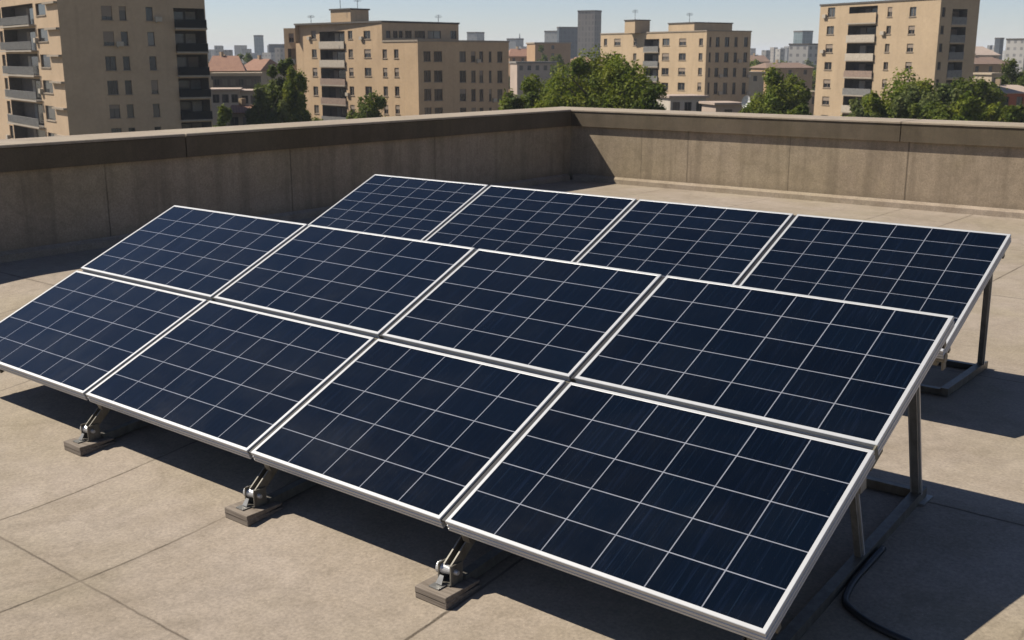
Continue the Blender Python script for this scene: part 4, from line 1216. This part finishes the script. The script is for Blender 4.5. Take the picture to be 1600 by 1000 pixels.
tree(1500, 150, 66, 116, 'low spreading tree below the shaded corner of the tall right flats', A, 42, nl=50, per=280)
tree(1590, 166, 50, 114, 'low dark bush at the right edge just above the parapet', B_, 43, nl=26, per=240)
tree(1378, 140, 60, 124, 'leafy tree at the left flank of the wide tree before the right flats', A, 44, nl=34, per=260)
tree(1254, 132, 24, 150, 'slim dark tree hard against the left edge of the tall right flats', B_, 45, nl=24, per=240)
tree(456, 112, 44, 148, 'yellow-green tree between the tall dark tree and the ochre flats', A, 46, nl=30, per=240)
tree(810, 132, 60, 122, 'shaded tree at the right end of the stepped ochre flats', B_, 47, nl=34, per=260)
tree(986, 112, 60, 116, 'leafy tree on the right shoulder of the big bright green tree', A, 48, nl=34, per=260)
tree(344, 160, 40, 125, 'dark bush at the right foot of the tall left flats', B_, 28, nl=18, per=240, leaf=0.22)
tree(1072, 160, 44, 150, 'scrubby tree beside the pale little house', C_, 29, nl=18, per=200)
tree(846, 74, 20, 400, 'small dark tree standing before the blank orange-ochre block', B_, 30, nl=18, per=160, leaf=0.4)
tree(872, 83, 22, 380, 'low tree right of the small tree before the orange-ochre block', B_, 31, nl=18, per=160, leaf=0.4)
for k in range(46):
    px = rr.uniform(318, 1640); dep = rr.uniform(260, 520)
    if 470 < px < 790 or 945 < px < 1165 or 1285 < px < 1515: continue
    tree(px, rr.uniform(84, 108), rr.uniform(22, 48), dep, 'far-off green tree among the low houses', rr.choice((A, B_, B_, C_)), 100+k, nl=16, per=110, leaf=0.5, group='far trees among the houses')

# woods that read as one mass towards the horizon
r = np.random.default_rng(5)
cs, ns, ss = [], [], []
for k in range(900):
    dep = r.uniform(150, 1700)**1.0
    px = r.uniform(-60, 1700)
    p = at(px, 88, dep)
    rad = r.uniform(2.5, 5.5)
    m = 40
    q = r.normal(size=(m, 3)); q /= np.linalg.norm(q, axis=1, keepdims=True)
    hh = r.uniform(3.0, 7.0) if dep < 260 else r.uniform(6, 13)
    c = np.array([p.x, p.y, STREET+hh*0.5]) + q*np.array([rad, rad, hh*0.5])*r.uniform(0.6, 1.0, (m, 1))
    cs.append(c); nn = q + r.normal(size=(m, 3))*0.5; ns.append(nn/np.linalg.norm(nn, axis=1, keepdims=True)); ss.append(np.full(m, 1.1 if dep > 400 else 0.8))
cs, ns, ss = np.concatenate(cs), np.concatenate(ns), np.concatenate(ss)
me = leaf_mesh('woodland', cs - np.array([0, 0, STREET]), ns, ss, B_, 9)
o = bpy.data.objects.new('woodland', me); o.location = (0, 0, STREET); COL.objects.link(o)
tag(o, 'low green woodland filling the city out to the horizon', 'woodland', kind='stuff')

# ------------------------------------------------------------------ haze: even air round the whole scene, sky outside it
def haze_mat():
    m = bpy.data.materials.new('haze_air'); m.use_nodes = True
    nt = m.node_tree; nt.nodes.clear()
    out = nt.nodes.new('ShaderNodeOutputMaterial'); v = nt.nodes.new('ShaderNodeVolumePrincipled')
    v.inputs['Color'].default_value = (0.86, 0.92, 1.0, 1)
    v.inputs['Density'].default_value = 0.00015
    v.inputs['Anisotropy'].default_value = 0.0
    nt.links.new(v.outputs[0], out.inputs['Volume'])
    return m
mb = MB(); mb.box(-9500, 9500, -9500, 9500, STREET-1.0, 62.0)
tag(mb.build('haze', haze_mat()), 'thin pale haze over the far city', kind='stuff')
